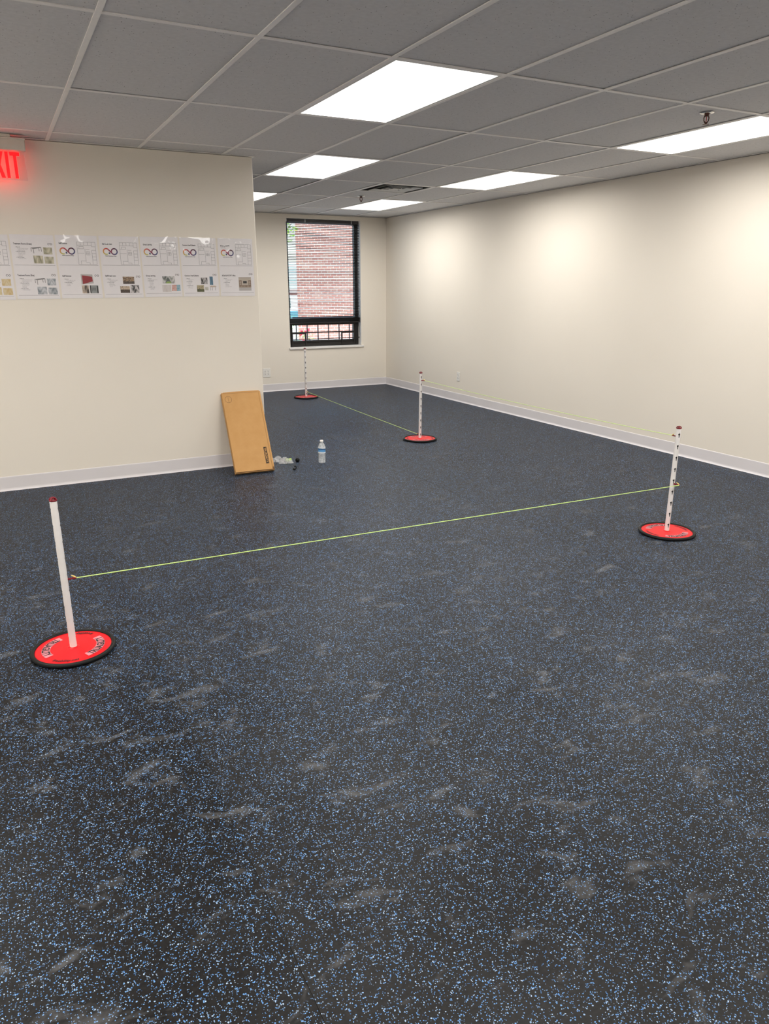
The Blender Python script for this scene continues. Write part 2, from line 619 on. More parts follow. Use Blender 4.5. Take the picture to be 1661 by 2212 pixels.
# ------------------------------------------------------------------ ceiling lights
w2, l2 = W / 2 - 0.0125, L / 2 - 0.0125
rim = MB()
rw = 0.016
rim.box(-w2, w2, -l2, -l2 + rw, 0.0, 0.012).box(-w2, w2, l2 - rw, l2, 0.0, 0.012)
rim.box(-w2, -w2 + rw, -l2 + rw, l2 - rw, 0.0, 0.012).box(w2 - rw, w2, -l2 + rw, l2 - rw, 0.0, 0.012)
rim_me = rim.mesh('frame', M['fixture'])
lens_me = MB().box(-w2 + rw, w2 - rw, -l2 + rw, l2 - rw, 0.003, 0.008).mesh('lens', M['lens'])
housing_me = MB().box(-w2, w2, -l2, l2, 0.0125, 0.05).mesh('housing', M['fixture'])
LIGHT_LABELS = {
    (2, 0): 'largest lit ceiling panel, nearest the camera at top centre',
    (6, 0): 'lit ceiling panel beside the right wall, cut by the right edge of the photo',
    (3, 2): 'lit ceiling panel above the partition end, left of the ceiling vent',
    (6, 2): 'lit ceiling panel near the right wall, right of the ceiling vent',
    (3, 4): 'lit ceiling panel half hidden behind the partition wall',
    (6, 4): 'smallest lit ceiling panel, above the window by the far corner',
}
UNSEEN_LABELS = {(2, -2): 'added unseen light panel over the camera, above the top edge of the photo',
                 (6, -2): 'added unseen light panel beside the right wall behind the camera',
                 (-2, 0): 'added unseen light panel left of the photo beside the EXIT sign',
                 (-2, -2): 'added unseen light panel behind the camera at its left',
                 (0, -2): 'added unseen light panel straight above the camera',
                 (-4, 0): 'added unseen light panel by the left side wall, out of the photo',
                 (4, -2): 'added unseen light panel behind the camera at its right',
                 (-4, -2): 'added unseen light panel in the back left corner behind the camera'}
for (i, j) in LIGHTS + UNSEEN_LIGHTS:
    t = empty('ceiling_light', ((i + 0.5) * W, (j + 0.5) * L, H + 0.001))
    if (i, j) in LIGHT_LABELS:
        tag(t, LIGHT_LABELS[(i, j)], 'light', 'recessed ceiling light panels')
    else:
        tag(t, UNSEEN_LABELS[(i, j)], 'light', 'added unseen ceiling light panels')
    link('frame', rim_me, t)
    link('lens', lens_me, t)
    link('housing', housing_me, t)
    ld = bpy.data.lights.new('tube_light', 'AREA')
    ld.shape = 'RECTANGLE'
    ld.size, ld.size_y = 2 * (w2 - rw), 2 * (l2 - rw)
    ld.energy = LAMP_WATTS
    ld.spread = math.radians(175)
    ld.color = (1.0, 0.965, 0.915)
    link('tube_light', ld, t, (0, 0, 0.0022))

# ------------------------------------------------------------------ ceiling vent
t = tag(empty('ceiling_vent', (5.5 * W, 3 * L + W / 2, H)), 'square white ceiling air vent with stepped louvres above the far floor', 'vent')
a = W / 2 - 0.0125


def ring(mb, r_out, r_in, z_out, z_in, th=0.004):
    vs = []
    for r, z in ((r_out, z_out), (r_in, z_in), (r_in, z_in + th), (r_out, z_out + th)):
        vs += [(-r, -r, z), (r, -r, z), (r, r, z), (-r, r, z)]
    fs = []
    for s in range(4):
        s2 = (s + 1) % 4
        for k in range(4):
            k2 = (k + 1) % 4
            fs.append((s * 4 + k, s * 4 + k2, s2 * 4 + k2, s2 * 4 + k))
    mb.add(vs, fs)


mb = MB()
ring(mb, a, a - 0.018, 0.0, -0.001)
mb.build('frame', M['fixture'], t)
for ro, ri, zo, zi in ((a - 0.085, a - 0.125, -0.005, 0.012), (a - 0.170, a - 0.205, -0.005, 0.010)):
    mb = MB()
    ring(mb, ro, ri, zo, zi, 0.003)
    mb.build('louvre', M['fixture'], t)
MB().bbox(-0.045, 0.045, -0.045, 0.045, -0.006, 0.0, 0.002).build('centre_plate', M['fixture'], t)
mb = MB()
mb.box(-a, a, -a, a, 0.047, 0.051)
mb.build('duct_back', M['duct'], t)
mb = MB()
for (x0, x1, y0, y1) in ((-a, a, -a, -a + .012), (-a, a, a - .012, a), (-a, -a + .012, -a, a), (a - .012, a, -a, a)):
    mb.box(x0, x1, y0, y1, 0.005, 0.047)
mb.build('duct_side', M['duct'], t)
mb = MB()
for s1, s2 in ((1, 1), (1, -1), (-1, 1), (-1, -1)):
    mb.tube([(s1 * 0.05, s2 * 0.05, -0.001), (s1 * (a - 0.03), s2 * (a - 0.03), 0.02)], 0.003, 6)
mb.build('bracket', M['duct'], t)


# ------------------------------------------------------------------ sprinklers
def sprinkler(x, y, label):
    t = tag(empty('fire_sprinkler', (x, y, H + 0.003), -0.48), label, 'sprinkler', 'ceiling sprinkler heads')
    MB().lathe([(0.040, 0.0), (0.038, -0.003), (0.026, -0.006), (0.020, -0.003), (0.020, 0.0)], 28).build('escutcheon', M['chrome'], t)
    MB().lathe([(0.013, 0.0), (0.013, -0.016), (0.009, -0.020)], 16).build('body', M['sprinkler'], t)
    mb = MB()
    for s in (-1, 1):
        mb.tube([(s * 0.010, 0, -0.016), (s * 0.0145, 0, -0.026), (s * 0.0125, 0, -0.042), (s * 0.004, 0, -0.054)], [0.0036, 0.0032, 0.0032, 0.004], 8)
    mb.lathe([(0.006, -0.050), (0.007, -0.055), (0.004, -0.060)], 12)
    mb.build('frame_arm', M['sprinkler'], t)
    MB().lathe([(0.0022, -0.019), (0.0026, -0.035), (0.0022, -0.051)], 10).build('glass_bulb', plain('red_bulb', (0.55, 0.05, 0.05, 1), 0.1), t)
    mb = MB()
    for k in range(12):
        an = 2 * math.pi * k / 12
        mb.box(0.003, 0.0185, -0.0028, 0.0028, -0.0615, -0.0605, Matrix.Rotation(an, 4, 'Z'))
    mb.lathe([(0.008, -0.0600), (0.008, -0.0618)], 16)
    mb.build('deflector', M['sprinkler'], t)
    return t


sprinkler(3.339, 0.117, 'bronze sprinkler head on the ceiling near the right edge light panel')
sprinkler(3.323, 4.710, 'small sprinkler head on the far ceiling below the air vent')

# ------------------------------------------------------------------ outlets
def outlet(name, w, h, gangs, label, m):
    t = tag(empty(name), label, 'outlet', 'wall outlets')
    t.matrix_world = m
    MB().bbox(-w / 2, w / 2, -0.006, 0, -h / 2, h / 2, 0.002).build('cover_plate', M['plate'], t)
    for g in range(gangs):
        cx = (g - (gangs - 1) / 2) * 0.046
        for s in (-1, 1):
            poly = []
            for k in range(24):
                an = 2 * math.pi * k / 24
                poly.append((0.0172 * math.cos(an), max(-0.0135, min(0.0135, 0.0172 * math.sin(an)))))
            rot = Matrix.Translation((cx, -0.006, s * 0.0195)) @ Matrix.Rotation(math.pi / 2, 4, 'X')
            r = MB().prism(poly, 0, 0.0015, rot).build('receptacle', M['plate'], t)
            mb = MB()
            for sx in (-1, 1):
                mb.box(cx + sx * 0.0065 - 0.0016, cx + sx * 0.0065 + 0.0016, -0.0079, -0.0074, s * 0.0195, s * 0.0195 + 0.009)
            mb.box(cx - 0.003, cx + 0.003, -0.0079, -0.0074, s * 0.0195 - 0.009, s * 0.0195 - 0.003)
            mb.build('slot', M['outlet_slot'], r)
        MB().lathe([(0.003, 0.0), (0.0028, 0.001)], 10, Matrix.Translation((cx, -0.006, 0)) @ Matrix.Rotation(math.pi / 2, 4, 'X')).build('screw', M['chrome'], t)
    return t


outlet('wall_outlet', 0.072, 0.116, 1, 'white duplex outlet low on the right wall',
       Matrix.Translation((WX, 4.945, 0.326)) @ Matrix.Rotation(-math.pi / 2, 4, 'Z'))
outlet('wall_outlet', 0.116, 0.124, 2, 'white double outlet on the far wall beside the partition edge', Matrix.Translation((2.893, FY, 0.272)))

# ------------------------------------------------------------------ window
win = struct(empty('window_1', (0, 0, 0)))
X0, X1, Z0, Z1 = WIN
mb = MB()        # plastered reveal lining
mb.box(X0, X0 + 0.004, FY + 0.002, FY + 0.19, Z0 + 0.03, Z1).box(X1 - 0.004, X1, FY + 0.002, FY + 0.19, Z0 + 0.03, Z1).box(X0, X1, FY + 0.002, FY + 0.19, Z1 - 0.004, Z1)
mb.build('reveal', M['sill'], win)
MB().bbox(X0 - 0.014, X1 + 0.035, FY - 0.022, FY + 0.12, Z0 - 0.004, Z0 + 0.026, 0.005).build('window_sill', M['sill'], win)
fy0, fy1 = FY + 0.095, FY + 0.165
fz0 = Z0 + 0.026
a0, a1 = X0 + 0.004, X1 - 0.004
mb = MB()
fw = 0.052
mb.bbox(a0, a0 + fw, fy0, fy1, fz0, Z1 - 0.004, 0.004).bbox(a1 - fw, a1, fy0, fy1, fz0, Z1 - 0.004, 0.004)
mb.bbox(a0 + fw, a1 - fw, fy0, fy1, Z1 - 0.06, Z1 - 0.004, 0.004)
mb.bbox(a0 + fw, a1 - fw, fy0, fy1, fz0, fz0 + 0.055, 0.004)
mb.build('window_frame', M['bronze'], win)
MB().bbox(a0 + fw, a1 - fw, fy0 - 0.004, fy1, 0.935, 1.015, 0.004).build('transom_bar', M['bronze'], win)
glass = make_film('window_glass', 1.25, 0.01, (0.93, 0.96, 0.96, 1))
MB().box(a0 + fw, a1 - fw, fy0 + 0.03, fy0 + 0.036, 1.015, Z1 - 0.06).build('pane', glass, win)
# hopper vent below the transom
hx0, hx1, hz0, hz1 = a0 + fw, a1 - fw, fz0 + 0.055, 0.935
mb = MB()
hf = 0.026
mb.bbox(hx0, hx0 + hf, fy0 + 0.004, fy1 - 0.01, hz0, hz1, 0.003).bbox(hx1 - hf, hx1, fy0 + 0.004, fy1 - 0.01, hz0, hz1, 0.003)
mb.bbox(hx0 + hf, hx1 - hf, fy0 + 0.004, fy1 - 0.01, hz1 - 0.022, hz1, 0.003).bbox(hx0 + hf, hx1 - hf, fy0 + 0.004, fy1 - 0.01, hz0, hz0 + 0.03, 0.003)
mb.build('hopper_sash', M['bronze'], win)
MB().box(hx0 + hf, hx1 - hf, fy0 + 0.03, fy0 + 0.035, hz0 + 0.03, hz1 - 0.022).build('pane', glass, win)
zb = 0.800
MB().bbox(hx0 + hf, hx1 - hf, fy0 + 0.0, fy0 + 0.022, zb, zb + 0.018, 0.002).build('hopper_rail', M['bronze'], win)
for (xa, xb) in ((hx0 + 0.004, hx0 + 0.235), (hx1 - 0.235, hx1 - 0.004)):
    mb = MB()
    yb0, yb1 = fy0 - 0.006, fy0 + 0.012
    mb.bbox(xa, xb, yb0, yb1, zb - 0.012, zb + 0.010, 0.002)
    mb.bbox(xa, xa + 0.022, yb0, yb1, fz0 + 0.02, zb - 0.012, 0.002).bbox(xb - 0.022, xb, yb0, yb1, fz0 + 0.02, zb - 0.012, 0.002)
    mb.build('hinge_bracket', M['bronze'], win)
MB().tube([(X0 + 0.01, FY + 0.05, 0.712), (X1 - 0.006, FY + 0.05, 0.722)], 0.0055, 8).build('guard_rod', M['bronze'], win)
MB().box(hx0 + 0.30, hx0 + 0.325, fy0 - 0.012, fy0 + 0.005, hz0 + 0.01, hz0 + 0.03).build('latch', M['bronze'], win)

# ------------------------------------------------------------------ window blind
bl = tag(empty('window_blind', ((X0 + X1) / 2, FY + 0.03, Z1 - 0.006)), 'black slatted blind hanging open over the upper window', 'blind')
bw = (X1 - X0) / 2 - 0.008
MB().bbox(-bw, bw, -0.014, 0.014, -0.040, 0.0, 0.003).build('headrail', M['blind'], bl)
for sx in (-bw - 0.003, bw - 0.012):
    MB().box(sx, sx + 0.015, -0.016, 0.016, -0.042, 0.002).build('end_bracket', M['fixture'], bl)
for sx in (-0.28, 0.43):
    MB().box(sx, sx + 0.006, -0.0155, -0.0145, -0.044, 0.0).build('headrail_clip', M['fixture'], bl)
slat = MB()
N = 6
tilt = -0.30
vs = []
for th in (0.0, -0.0007):
    for s in (-1, 1):
        for q in range(N + 1):
            u = q / N * 2 - 1
            yy, zz = u * 0.0125, 0.0016 * (1 - u * u) + th
            vs.append((s * bw, yy * math.cos(tilt) - zz * math.sin(tilt), yy * math.sin(tilt) + zz * math.cos(tilt)))
fs = []
n1 = N + 1
for q in range(N):
    fs.append((q, q + 1, n1 + q + 1, n1 + q))
    fs.append((2 * n1 + q, 3 * n1 + q, 3 * n1 + q + 1, 2 * n1 + q + 1))
fs.append((0, n1, 3 * n1, 2 * n1))
fs.append((N, 2 * n1 + N, 3 * n1 + N, n1 + N))
slat.add(vs, fs)
slat_me = slat.mesh('slat', M['blind'])
z_top, z_bot = -0.055, 1.012 - (Z1 - 0.006)
ns = 60
for q in range(ns):
    o = link('slat', slat_me, bl, (0, 0, z_top + (z_bot - z_top) * q / (ns - 1)))
    o.rotation_euler = (random.uniform(-0.05, 0.05), random.uniform(-0.0012, 0.0012), 0)
zs = z_bot - 0.006
for q in range(14):          # slats gathered on the bottom rail
    link('slat', slat_me, bl, (random.uniform(-0.001, 0.001), 0, zs - q * 0.0034))
MB().bbox(-bw, bw, -0.013, 0.013, zs - 0.064, zs - 0.050, 0.003).build('bottom_rail', M['blind'], bl)
for sx in (-0.40, 0.0, 0.40):
    MB().tube([(sx, -0.0135, -0.04), (sx, -0.0135, zs - 0.055)], 0.0007, 6).build('ladder_cord', M['blind'], bl)
mb = MB()
mb.tube([(bw - 0.03, -0.018, -0.04), (bw - 0.028, -0.019, -0.9), (bw - 0.02, -0.018, -1.45), (bw - 0.012, -0.018, -1.60), (bw - 0.028, -0.019, -1.40)], 0.0016, 6)
mb.build('pull_cord', M['blind'], bl)

# ------------------------------------------------------------------ exit sign
EX = tag(empty('exit_sign', (-0.305, PY - 0.10, H)), 'lit red EXIT sign on clear acrylic under the ceiling, cut by the left edge', 'sign')
mb = MB()
mb.bbox(-0.165, 0.158, -0.028, 0.028, -0.095, -0.018, 0.004)
mb.bbox(-0.165, 0.160, -0.034, 0.034, -0.028, -0.018, 0.002)
mb.build('case', M['exit_case'], EX)
MB().bbox(-0.05, 0.075, -0.022, 0.022, -0.018, 0.004, 0.003).build('canopy', M['exit_case'], EX)
MB().box(-0.152, 0.148, -0.003, 0.003, -0.271, -0.095).build('acrylic_panel', M['acrylic'], EX)
mb = MB()
mb.box(0.148, 0.1495, -0.003, 0.003, -0.2725, -0.095).box(-0.1535, -0.152, -0.003, 0.003, -0.2725, -0.095).box(-0.152, 0.148, -0.003, 0.003, -0.2725, -0.271)
mb.build('panel_edge', M['acrylic_edge'], EX)
lh, ls = 0.160, 0.019
LET = {
    'E': [[(0, 0), (ls, 0), (ls, lh), (0, lh)], [(ls, 0), (.055, 0), (.055, ls), (ls, ls)], [(ls, lh - ls), (.055, lh - ls), (.055, lh), (ls, lh)], [(ls, lh / 2 - ls / 2), (.046, lh / 2 - ls / 2), (.046, lh / 2 + ls / 2), (ls, lh / 2 + ls / 2)]],
    'X': [[(0, 0), (.023, 0), (.066, lh), (.043, lh)], [(.043, 0), (.066, 0), (.023, lh), (0, lh)]],
    'I': [[(0, 0), (ls, 0), (ls, lh), (0, lh)]],
    'T': [[(.020, 0), (.020 + ls, 0), (.020 + ls, lh - .02), (.020, lh - .02)], [(0, lh - .022), (.059, lh - .022), (.059, lh), (0, lh)]]}
for ch, x in (('E', -0.122), ('X', -0.049), ('I', 0.027), ('T', 0.056)):
    mb = MB()
    for poly in LET[ch]:
        mb.prism([(px + x, py) for px, py in poly], 0.0, 0.0025, Matrix.Translation((0, -0.0032, -0.263)) @ Matrix.Rotation(math.pi / 2, 4, 'X'))
    mb.build('letter', M['exit_red'], EX)


# ------------------------------------------------------------------ text helper
def text_mesh(s, size, shear=0.0, sx=1.0, align='CENTER', bold=0.0):
    cu = bpy.data.curves.new('text', 'FONT')
    cu.body = s
    cu.size = size
    cu.shear = shear
    cu.offset = bold
    cu.align_x = align
    cu.resolution_u = 3
    ob = bpy.data.objects.new('text', cu)
    col.objects.link(ob)
    dg = bpy.context.evaluated_depsgraph_get()
    me = bpy.data.meshes.new_from_object(ob.evaluated_get(dg))
    vs = [(v.co.x * sx, v.co.y, 0.0) for v in me.vertices]
    fs = [tuple(p.vertices) for p in me.polygons]
    bpy.data.objects.remove(ob)
    bpy.data.curves.remove(cu)
    bpy.data.meshes.remove(me)
    return vs, fs


# ------------------------------------------------------------------ posts and cords
POLE_R = 0.0140
R_DISC = 0.1680
DISC_Z = 0.014


def disc_mesh():
    return MB().lathe([(0.006, 0.004), (0.150, 0.004), (0.152, 0.010), (0.149, DISC_Z - 0.001), (0.143, DISC_Z), (0.10, DISC_Z), (0.06, DISC_Z + 0.001), (0.022, DISC_Z + 0.0015)], 72).mesh('base_disc', M['red_disc'])


def rim_mesh():
    prof = []
    for k in range(13):
        an = 2 * math.pi * k / 12
        prof.append((0.1585 + 0.0095 * math.cos(an), 0.0102 + 0.0100 * math.sin(an)))
    return MB().lathe(prof, 72, cap0=False, cap1=False).mesh('rubber_rim', M['black_rubber'])


def arc_text(mb, s, size, r, mid, sx, color, z, shear=0.0, bold=0.0):
    """letters standing on the outer side of an arc, tops toward the centre"""
    vs, fs = text_mesh(s, size, shear, sx, 'CENTER', bold)
    out = []
    for x, y, _ in vs:
        an = mid + x / r
        rr = r - y
        out.append((rr * math.cos(an), rr * math.sin(an), z))
    mb.add(out, fs, color)


def wordmark_mesh():
    """black word on a pale outlined arc"""
    mb = MB()
    z = DISC_Z + 0.0014
    r0, r1, n = 0.0905, 0.1235, 44
    vs = []
    for kk in range(n + 1):
        t0 = -0.83 + 1.66 * kk / n
        vs += [(r0 * math.cos(t0), r0 * math.sin(t0), z), (r1 * math.cos(t0), r1 * math.sin(t0), z)]
    mb.add(vs, [(2 * q, 2 * q + 1, 2 * q + 3, 2 * q + 2) for q in range(n)], (0.62, 0.22, 0.25))
    arc_text(mb, 'TRUAGILITY', 0.0400, 0.1212, 0.0, 0.78, (0.008, 0.005, 0.006), DISC_Z + 0.0018, 0.0, 0.0014)
    return mb.mesh('wordmark', M['ink'], True)


def web_mesh():
    mb = MB()
    arc_text(mb, 'freebility.net', 0.0235, 0.1310, -math.pi / 2, 0.92, (0.05, 0.002, 0.004), DISC_Z + 0.0016, 0.25, 0.0006)
    return mb.mesh('web_address', M['ink'], True)


POLE_TOP = 0.652
SLOTS = [0.052 + 0.0702 * q for q in range(9)]


def pole_mesh():
    n = 40
    mb = MB()
    mb.lathe([(POLE_R - 0.0028, DISC_Z), (POLE_R, DISC_Z), (POLE_R, POLE_TOP), (POLE_R - 0.0028, POLE_TOP), (POLE_R - 0.0028, DISC_Z)], n, cap0=False, cap1=False, smooth=False)
    tube = mb.build('pole_blank', M['pvc'])
    cut = MB()
    for z in SLOTS:
        poly = []
        for k in range(12):
            an = math.radians(-60 + 300 * k / 11)
            poly.append((0.0064 * math.cos(an), 0.0064 * math.sin(an) + 0.006))
        poly += [(-0.0026, -0.0135), (0.0026, -0.0135)]
        cut.prism(poly, -0.03, 0.03, Matrix.Translation((0, 0, z)) @ Matrix.Rotation(math.pi / 2, 4, 'X'))
    cutter = cut.build('pole_cutter', M['dark'])
    md = tube.modifiers.new('cut', 'BOOLEAN')
    md.operation = 'DIFFERENCE'
    md.object = cutter
    md.solver = 'EXACT'
    dg = bpy.context.evaluated_depsgraph_get()
    me = bpy.data.meshes.new_from_object(tube.evaluated_get(dg))
    bpy.data.objects.remove(tube)
    bpy.data.objects.remove(cutter)
    me.materials.clear()
    me.materials.append(M['pvc'])
    me.name = 'pole'
    return me


cap_mb = MB()
cap_mb.lathe([(POLE_R - 0.003, -0.004), (POLE_R - 0.003, 0.0), (POLE_R + 0.0008, 0.0), (POLE_R + 0.0008, 0.004), (POLE_R - 0.001, 0.006)], 28)
for sx in (-0.0055, 0.0055):
    cap_mb.tube([(sx * 1.6, -0.011, 0.004), (sx, -0.008, 0.012), (sx * 0.7, 0.0, 0.0145), (sx, 0.008, 0.012), (sx * 1.6, 0.011, 0.004)], 0.0032, 8)
cap_me = cap_mb.mesh('end_cap', M['dark_red'])
disc_me, rim2_me, word_me, web_me, pole_me = disc_mesh(), rim_mesh(), wordmark_mesh(), web_mesh(), pole_mesh()
core_me = MB().lathe([(POLE_R - 0.0052, DISC_Z + 0.002), (POLE_R - 0.0052, POLE_TOP - 0.006)], 20).mesh('slot_shade_rod', M['dark'])  # dark rod added as the shade seen through the slots
socket_me = MB().lathe([(POLE_R + 0.010, DISC_Z + 0.001), (POLE_R + 0.006, DISC_Z + 0.0035), (POLE_R - 0.0005, DISC_Z + 0.0042)], 28).mesh('socket', M['red_disc'])

# x, y, angle of the pole slots about z (0 = slots face -y/+y), angle of the printed disc, label
POSTS = [(-0.380, -0.160, 1.54, -0.35, 'nearest white slotted post on a red disc base, at the left'),
         (3.030, -0.215, -0.38, -1.64, 'white slotted post on a red disc base near the right wall baseboard'),
         (3.118, 2.985, 0.0, 1.2, 'white slotted post on a red disc base mid-room behind the water bottle'),
         (3.173, 6.192, -0.10, 1.6, 'farthest white slotted post on a red disc base, under the window')]
for (x, y, pa, da, lab) in POSTS:
    t = tag(empty('agility_post', (x, y, 0)), lab, 'post', 'white slotted posts on red discs')
    d = link('base_disc', disc_me, t)
    d.rotation_euler = (0, 0, da)
    link('rubber_rim', rim2_me, d)
    for turn in (0.0, math.pi):
        link('wordmark', word_me, d).rotation_euler = (0, 0, turn)
        link('web_address', web_me, d).rotation_euler = (0, 0, turn)
    link('socket', socket_me, d)
    pl = link('pole', pole_me, t)
    pl.rotation_euler = (0, 0, pa)
    link('slot_shade_rod', core_me, pl)
    link('end_cap', cap_me, t, (0, 0, POLE_TOP)).rotation_euler = (0, 0, pa + 0.3)


def cord(p0, p1, r, sag, label, out0=None, out1=None):
    """string between two posts with a red clip hooked into a slot at each end"""
    p0, p1 = Vector(p0), Vector(p1)
    d = (p1 - p0).normalized()
    out0 = Vector(out0).normalized() if out0 else d
    out1 = Vector(out1).normalized() if out1 else -d
    t = tag(empty('cord', p0), label, 'cord', 'neon cords strung between the posts')
    q0 = p0 + out0 * 0.030
    q1 = p1 + out1 * 0.030
    pts = []
    for k in range(25):
        u = k / 24
        q = q0.lerp(q1, u) - p0
        q.z -= sag * 4 * u * (1 - u)
        pts.append(q)
    MB().tube(pts, r, 8).build('line', M['cord'], t)
    for base, dr in ((p0, out0), (p1, out1)):
        b = base - p0
        side = Vector((-dr.y, dr.x, 0)).normalized()
        c = MB().tube([b - dr * 0.005, b, b + dr * 0.010, b + dr * 0.022, b + dr * 0.031], [0.0040, 0.0046, 0.0036, 0.0042, 0.0032], 8)
        co = c.build('clip', M['dark_red'], t)
        MB().tube([b + dr * 0.031, b + dr * 0.022 + Vector((0, 0, 0.007)) + side * 0.003, b + dr * 0.012 + Vector((0, 0, 0.012)) + side * 0.006], [0.0024, 0.0034, 0.0020], 8).build('cord_tail', M['cord_end'], co)
    return t


cord((-0.3640, -0.161, 0.318), (3.0265, -0.2335, 0.318), 0.0023, 0.0, 'neon yellow-green cord strung across the front between the two nearest posts', None, (0.80, -0.60, -0.25))
cord((3.0355, -0.1965, 0.6035), (3.1215, 2.9665, 0.586), 0.0018, 0.014, 'neon yellow-green cord along the right wall, tied high on its posts', None, (0.5, -0.85, 0))
cord((3.112, 3.001, 0.050), (3.177, 6.174, 0.082), 0.0024, 0.002, 'neon yellow-green cord tied low, running from mid-room to the post under the window')


# ------------------------------------------------------------------ cardboard box
BX = tag(empty('cardboard_box', (1.072, 2.402, 0.0)), 'flat brown cardboard box leaning on the partition wall end', 'box')
BXW, BXH, BXT, TH = 0.326, 0.690, 0.040, 0.498
BXM = Matrix.Rotation(-0.033, 4, 'Z') @ Matrix.Rotation(-TH, 4, 'X')
BXM = Matrix.Translation((0, 0, BXT * math.sin(TH))) @ BXM
holder = BX
holder.matrix_world = Matrix.Translation((1.072, 2.402, 0.0)) @ BXM
MB().bbox(0, BXW, 0.004, BXT, 0, BXH, 0.0015).build('body', M['card'], BX)
lid = MB().bbox(0.001, BXW - 0.018, -0.0035, 0.0, 0.008, BXH - 0.010, 0.001).build('lid', M['card'], BX)
MB().bbox(BXW - 0.0165, BXW - 0.001, -0.002, 0.001, 0.030, BXH - 0.004, 0.001).build('side_flap', M['card'], BX)
MB().bbox(0.020, BXW - 0.001, BXT - 0.012, BXT - 0.006, BXH, BXH + 0.016, 0.001).build('tuck_flap', M['card'], BX)
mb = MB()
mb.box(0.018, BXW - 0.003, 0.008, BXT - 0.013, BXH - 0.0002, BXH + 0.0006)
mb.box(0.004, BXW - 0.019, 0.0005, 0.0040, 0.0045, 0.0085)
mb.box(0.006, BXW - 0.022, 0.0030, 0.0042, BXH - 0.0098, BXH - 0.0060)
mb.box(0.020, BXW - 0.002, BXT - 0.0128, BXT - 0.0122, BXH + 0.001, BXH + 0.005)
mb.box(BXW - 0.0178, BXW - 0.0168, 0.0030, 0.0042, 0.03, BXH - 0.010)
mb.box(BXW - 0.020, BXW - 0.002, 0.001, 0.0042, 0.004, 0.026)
mb.build('gap_shade_strip', M['seam_shade'], BX)  # dark strips paint the shade in the gaps around lid and flaps


def on_lid(x, z, y=-0.0004):
    return Vector((x, y, z))


mb = MB()       # ring mark
n = 40
cx, cz = 0.048, BXH - 0.062
for k in range(n):
    a0_, a1_ = 2 * math.pi * k / n, 2 * math.pi * (k + 1) / n
    q = []
    for an, r in ((a0_, 0.0265), (a0_, 0.0283), (a1_, 0.0283), (a1_, 0.0265)):
        q.append((cx + r * math.cos(an), -0.0039, cz + r * math.sin(an)))
    mb.add(q, [(0, 1, 2, 3)])
mb.add([(cx - 0.002, -0.0039, cz + 0.020), (cx + 0.000, -0.0039, cz - 0.0275), (cx + 0.0016, -0.0039, cz - 0.0275), (cx - 0.0004, -0.0039, cz + 0.020)], [(0, 1, 2, 3)])
mb.build('printed_mark', M['print_black'], lid)
lx0, lx1, lz0, lz1 = 0.262, 0.288, 0.058, 0.200
mb = MB()
mb.add([(lx0, -0.0039, lz0), (lx1, -0.0039, lz0), (lx1, -0.0039, lz1), (lx0, -0.0039, lz1)], [(0, 1, 2, 3)])
mb.build('printed_block', M['print_black'], lid)
vs, fs = text_mesh('TRUAGILITY', 0.0225, 0.0, 1.02, 'CENTER', 0.0005)
mb = MB()
zc, xc = (lz0 + lz1) / 2, (lx0 + lx1) / 2
mb.add([(xc - 0.0078 + y, -0.0043, zc - x) for x, y, _ in vs], fs)
mb.build('printed_word', M['card'], lid)

# ------------------------------------------------------------------ water bottle
WB = tag(empty('water_bottle', (1.868, 2.515, 0), 0.3), 'clear plastic water bottle with white cap and blue label standing on the floor', 'bottle')


def ribs(a, z):
    return 1.0


prof = [(0.012, 0.003), (0.026, 0.0), (0.0305, 0.005), (0.031, 0.012)]
z = 0.018
while z < 0.078:
    prof += [(0.0312, z), (0.0292, z + 0.005), (0.0312, z + 0.010)]
    z += 0.0125
prof += [(0.030, 0.085), (0.0318, 0.092), (0.0318, 0.138), (0.0305, 0.144), (0.026, 0.158), (0.018, 0.172), (0.0125, 0.178), (0.0125, 0.182), (0.0155, 0.183), (0.0155, 0.185), (0.0125, 0.186)]
MB().lathe(prof, 40).build('bottle_body', M['water_clear'], WB)
MB().lathe([(0.0142, 0.183), (0.0145, 0.184), (0.0145, 0.196), (0.0135, 0.198), (0.004, 0.1985)], 24).build('cap', M['plate'], WB)
lm = NT('bottle_label')
sepn = lm.n('SeparateXYZ')
lm.l(lm.coord('Object'), sepn.inputs[0])
lnz = lm.n('TexNoise', Scale=90.0, Detail=2.0)
lm.l(lm.coord('Object'), lnz.inputs['Vector'])
zz = lm.math('ADD', sepn.outputs['Z'], lm.math('MULTIPLY', lm.math('SUBTRACT', lnz.outputs['Fac'], 0.5), 0.006))
zz = lm.math('ADD', zz, lm.math('MULTIPLY', sepn.outputs['X'], 0.10))
zn = lm.math('MULTIPLY', lm.math('SUBTRACT', zz, 0.086), 1 / 0.056)
lm.l(lm.ramp(zn, [(0.0, (0.86, 0.88, 0.90, 1)), (0.18, (0.85, 0.88, 0.92, 1)), (0.24, (0.16, 0.42, 0.74, 1)), (0.52, (0.10, 0.32, 0.66, 1)), (0.60, (0.03, 0.08, 0.20, 1)), (0.72, (0.05, 0.15, 0.34, 1)), (0.80, (0.86, 0.88, 0.90, 1))]), lm.b.inputs['Base Color'])
lm.b.inputs['Roughness'].default_value = 0.35
MB().lathe([(0.0323, 0.087), (0.0323, 0.139)], 40, cap0=False, cap1=False).build('label', lm.mat, WB)

# ------------------------------------------------------------------ litter by the box
def crumple(n, m, fn):
    vs = [fn(i / (n - 1), j / (m - 1)) for j in range(m) for i in range(n)]
    fs = [(j * n + i, j * n + i + 1, (j + 1) * n + i + 1, (j + 1) * n + i) for j in range(m - 1) for i in range(n - 1)]
    return vs, fs


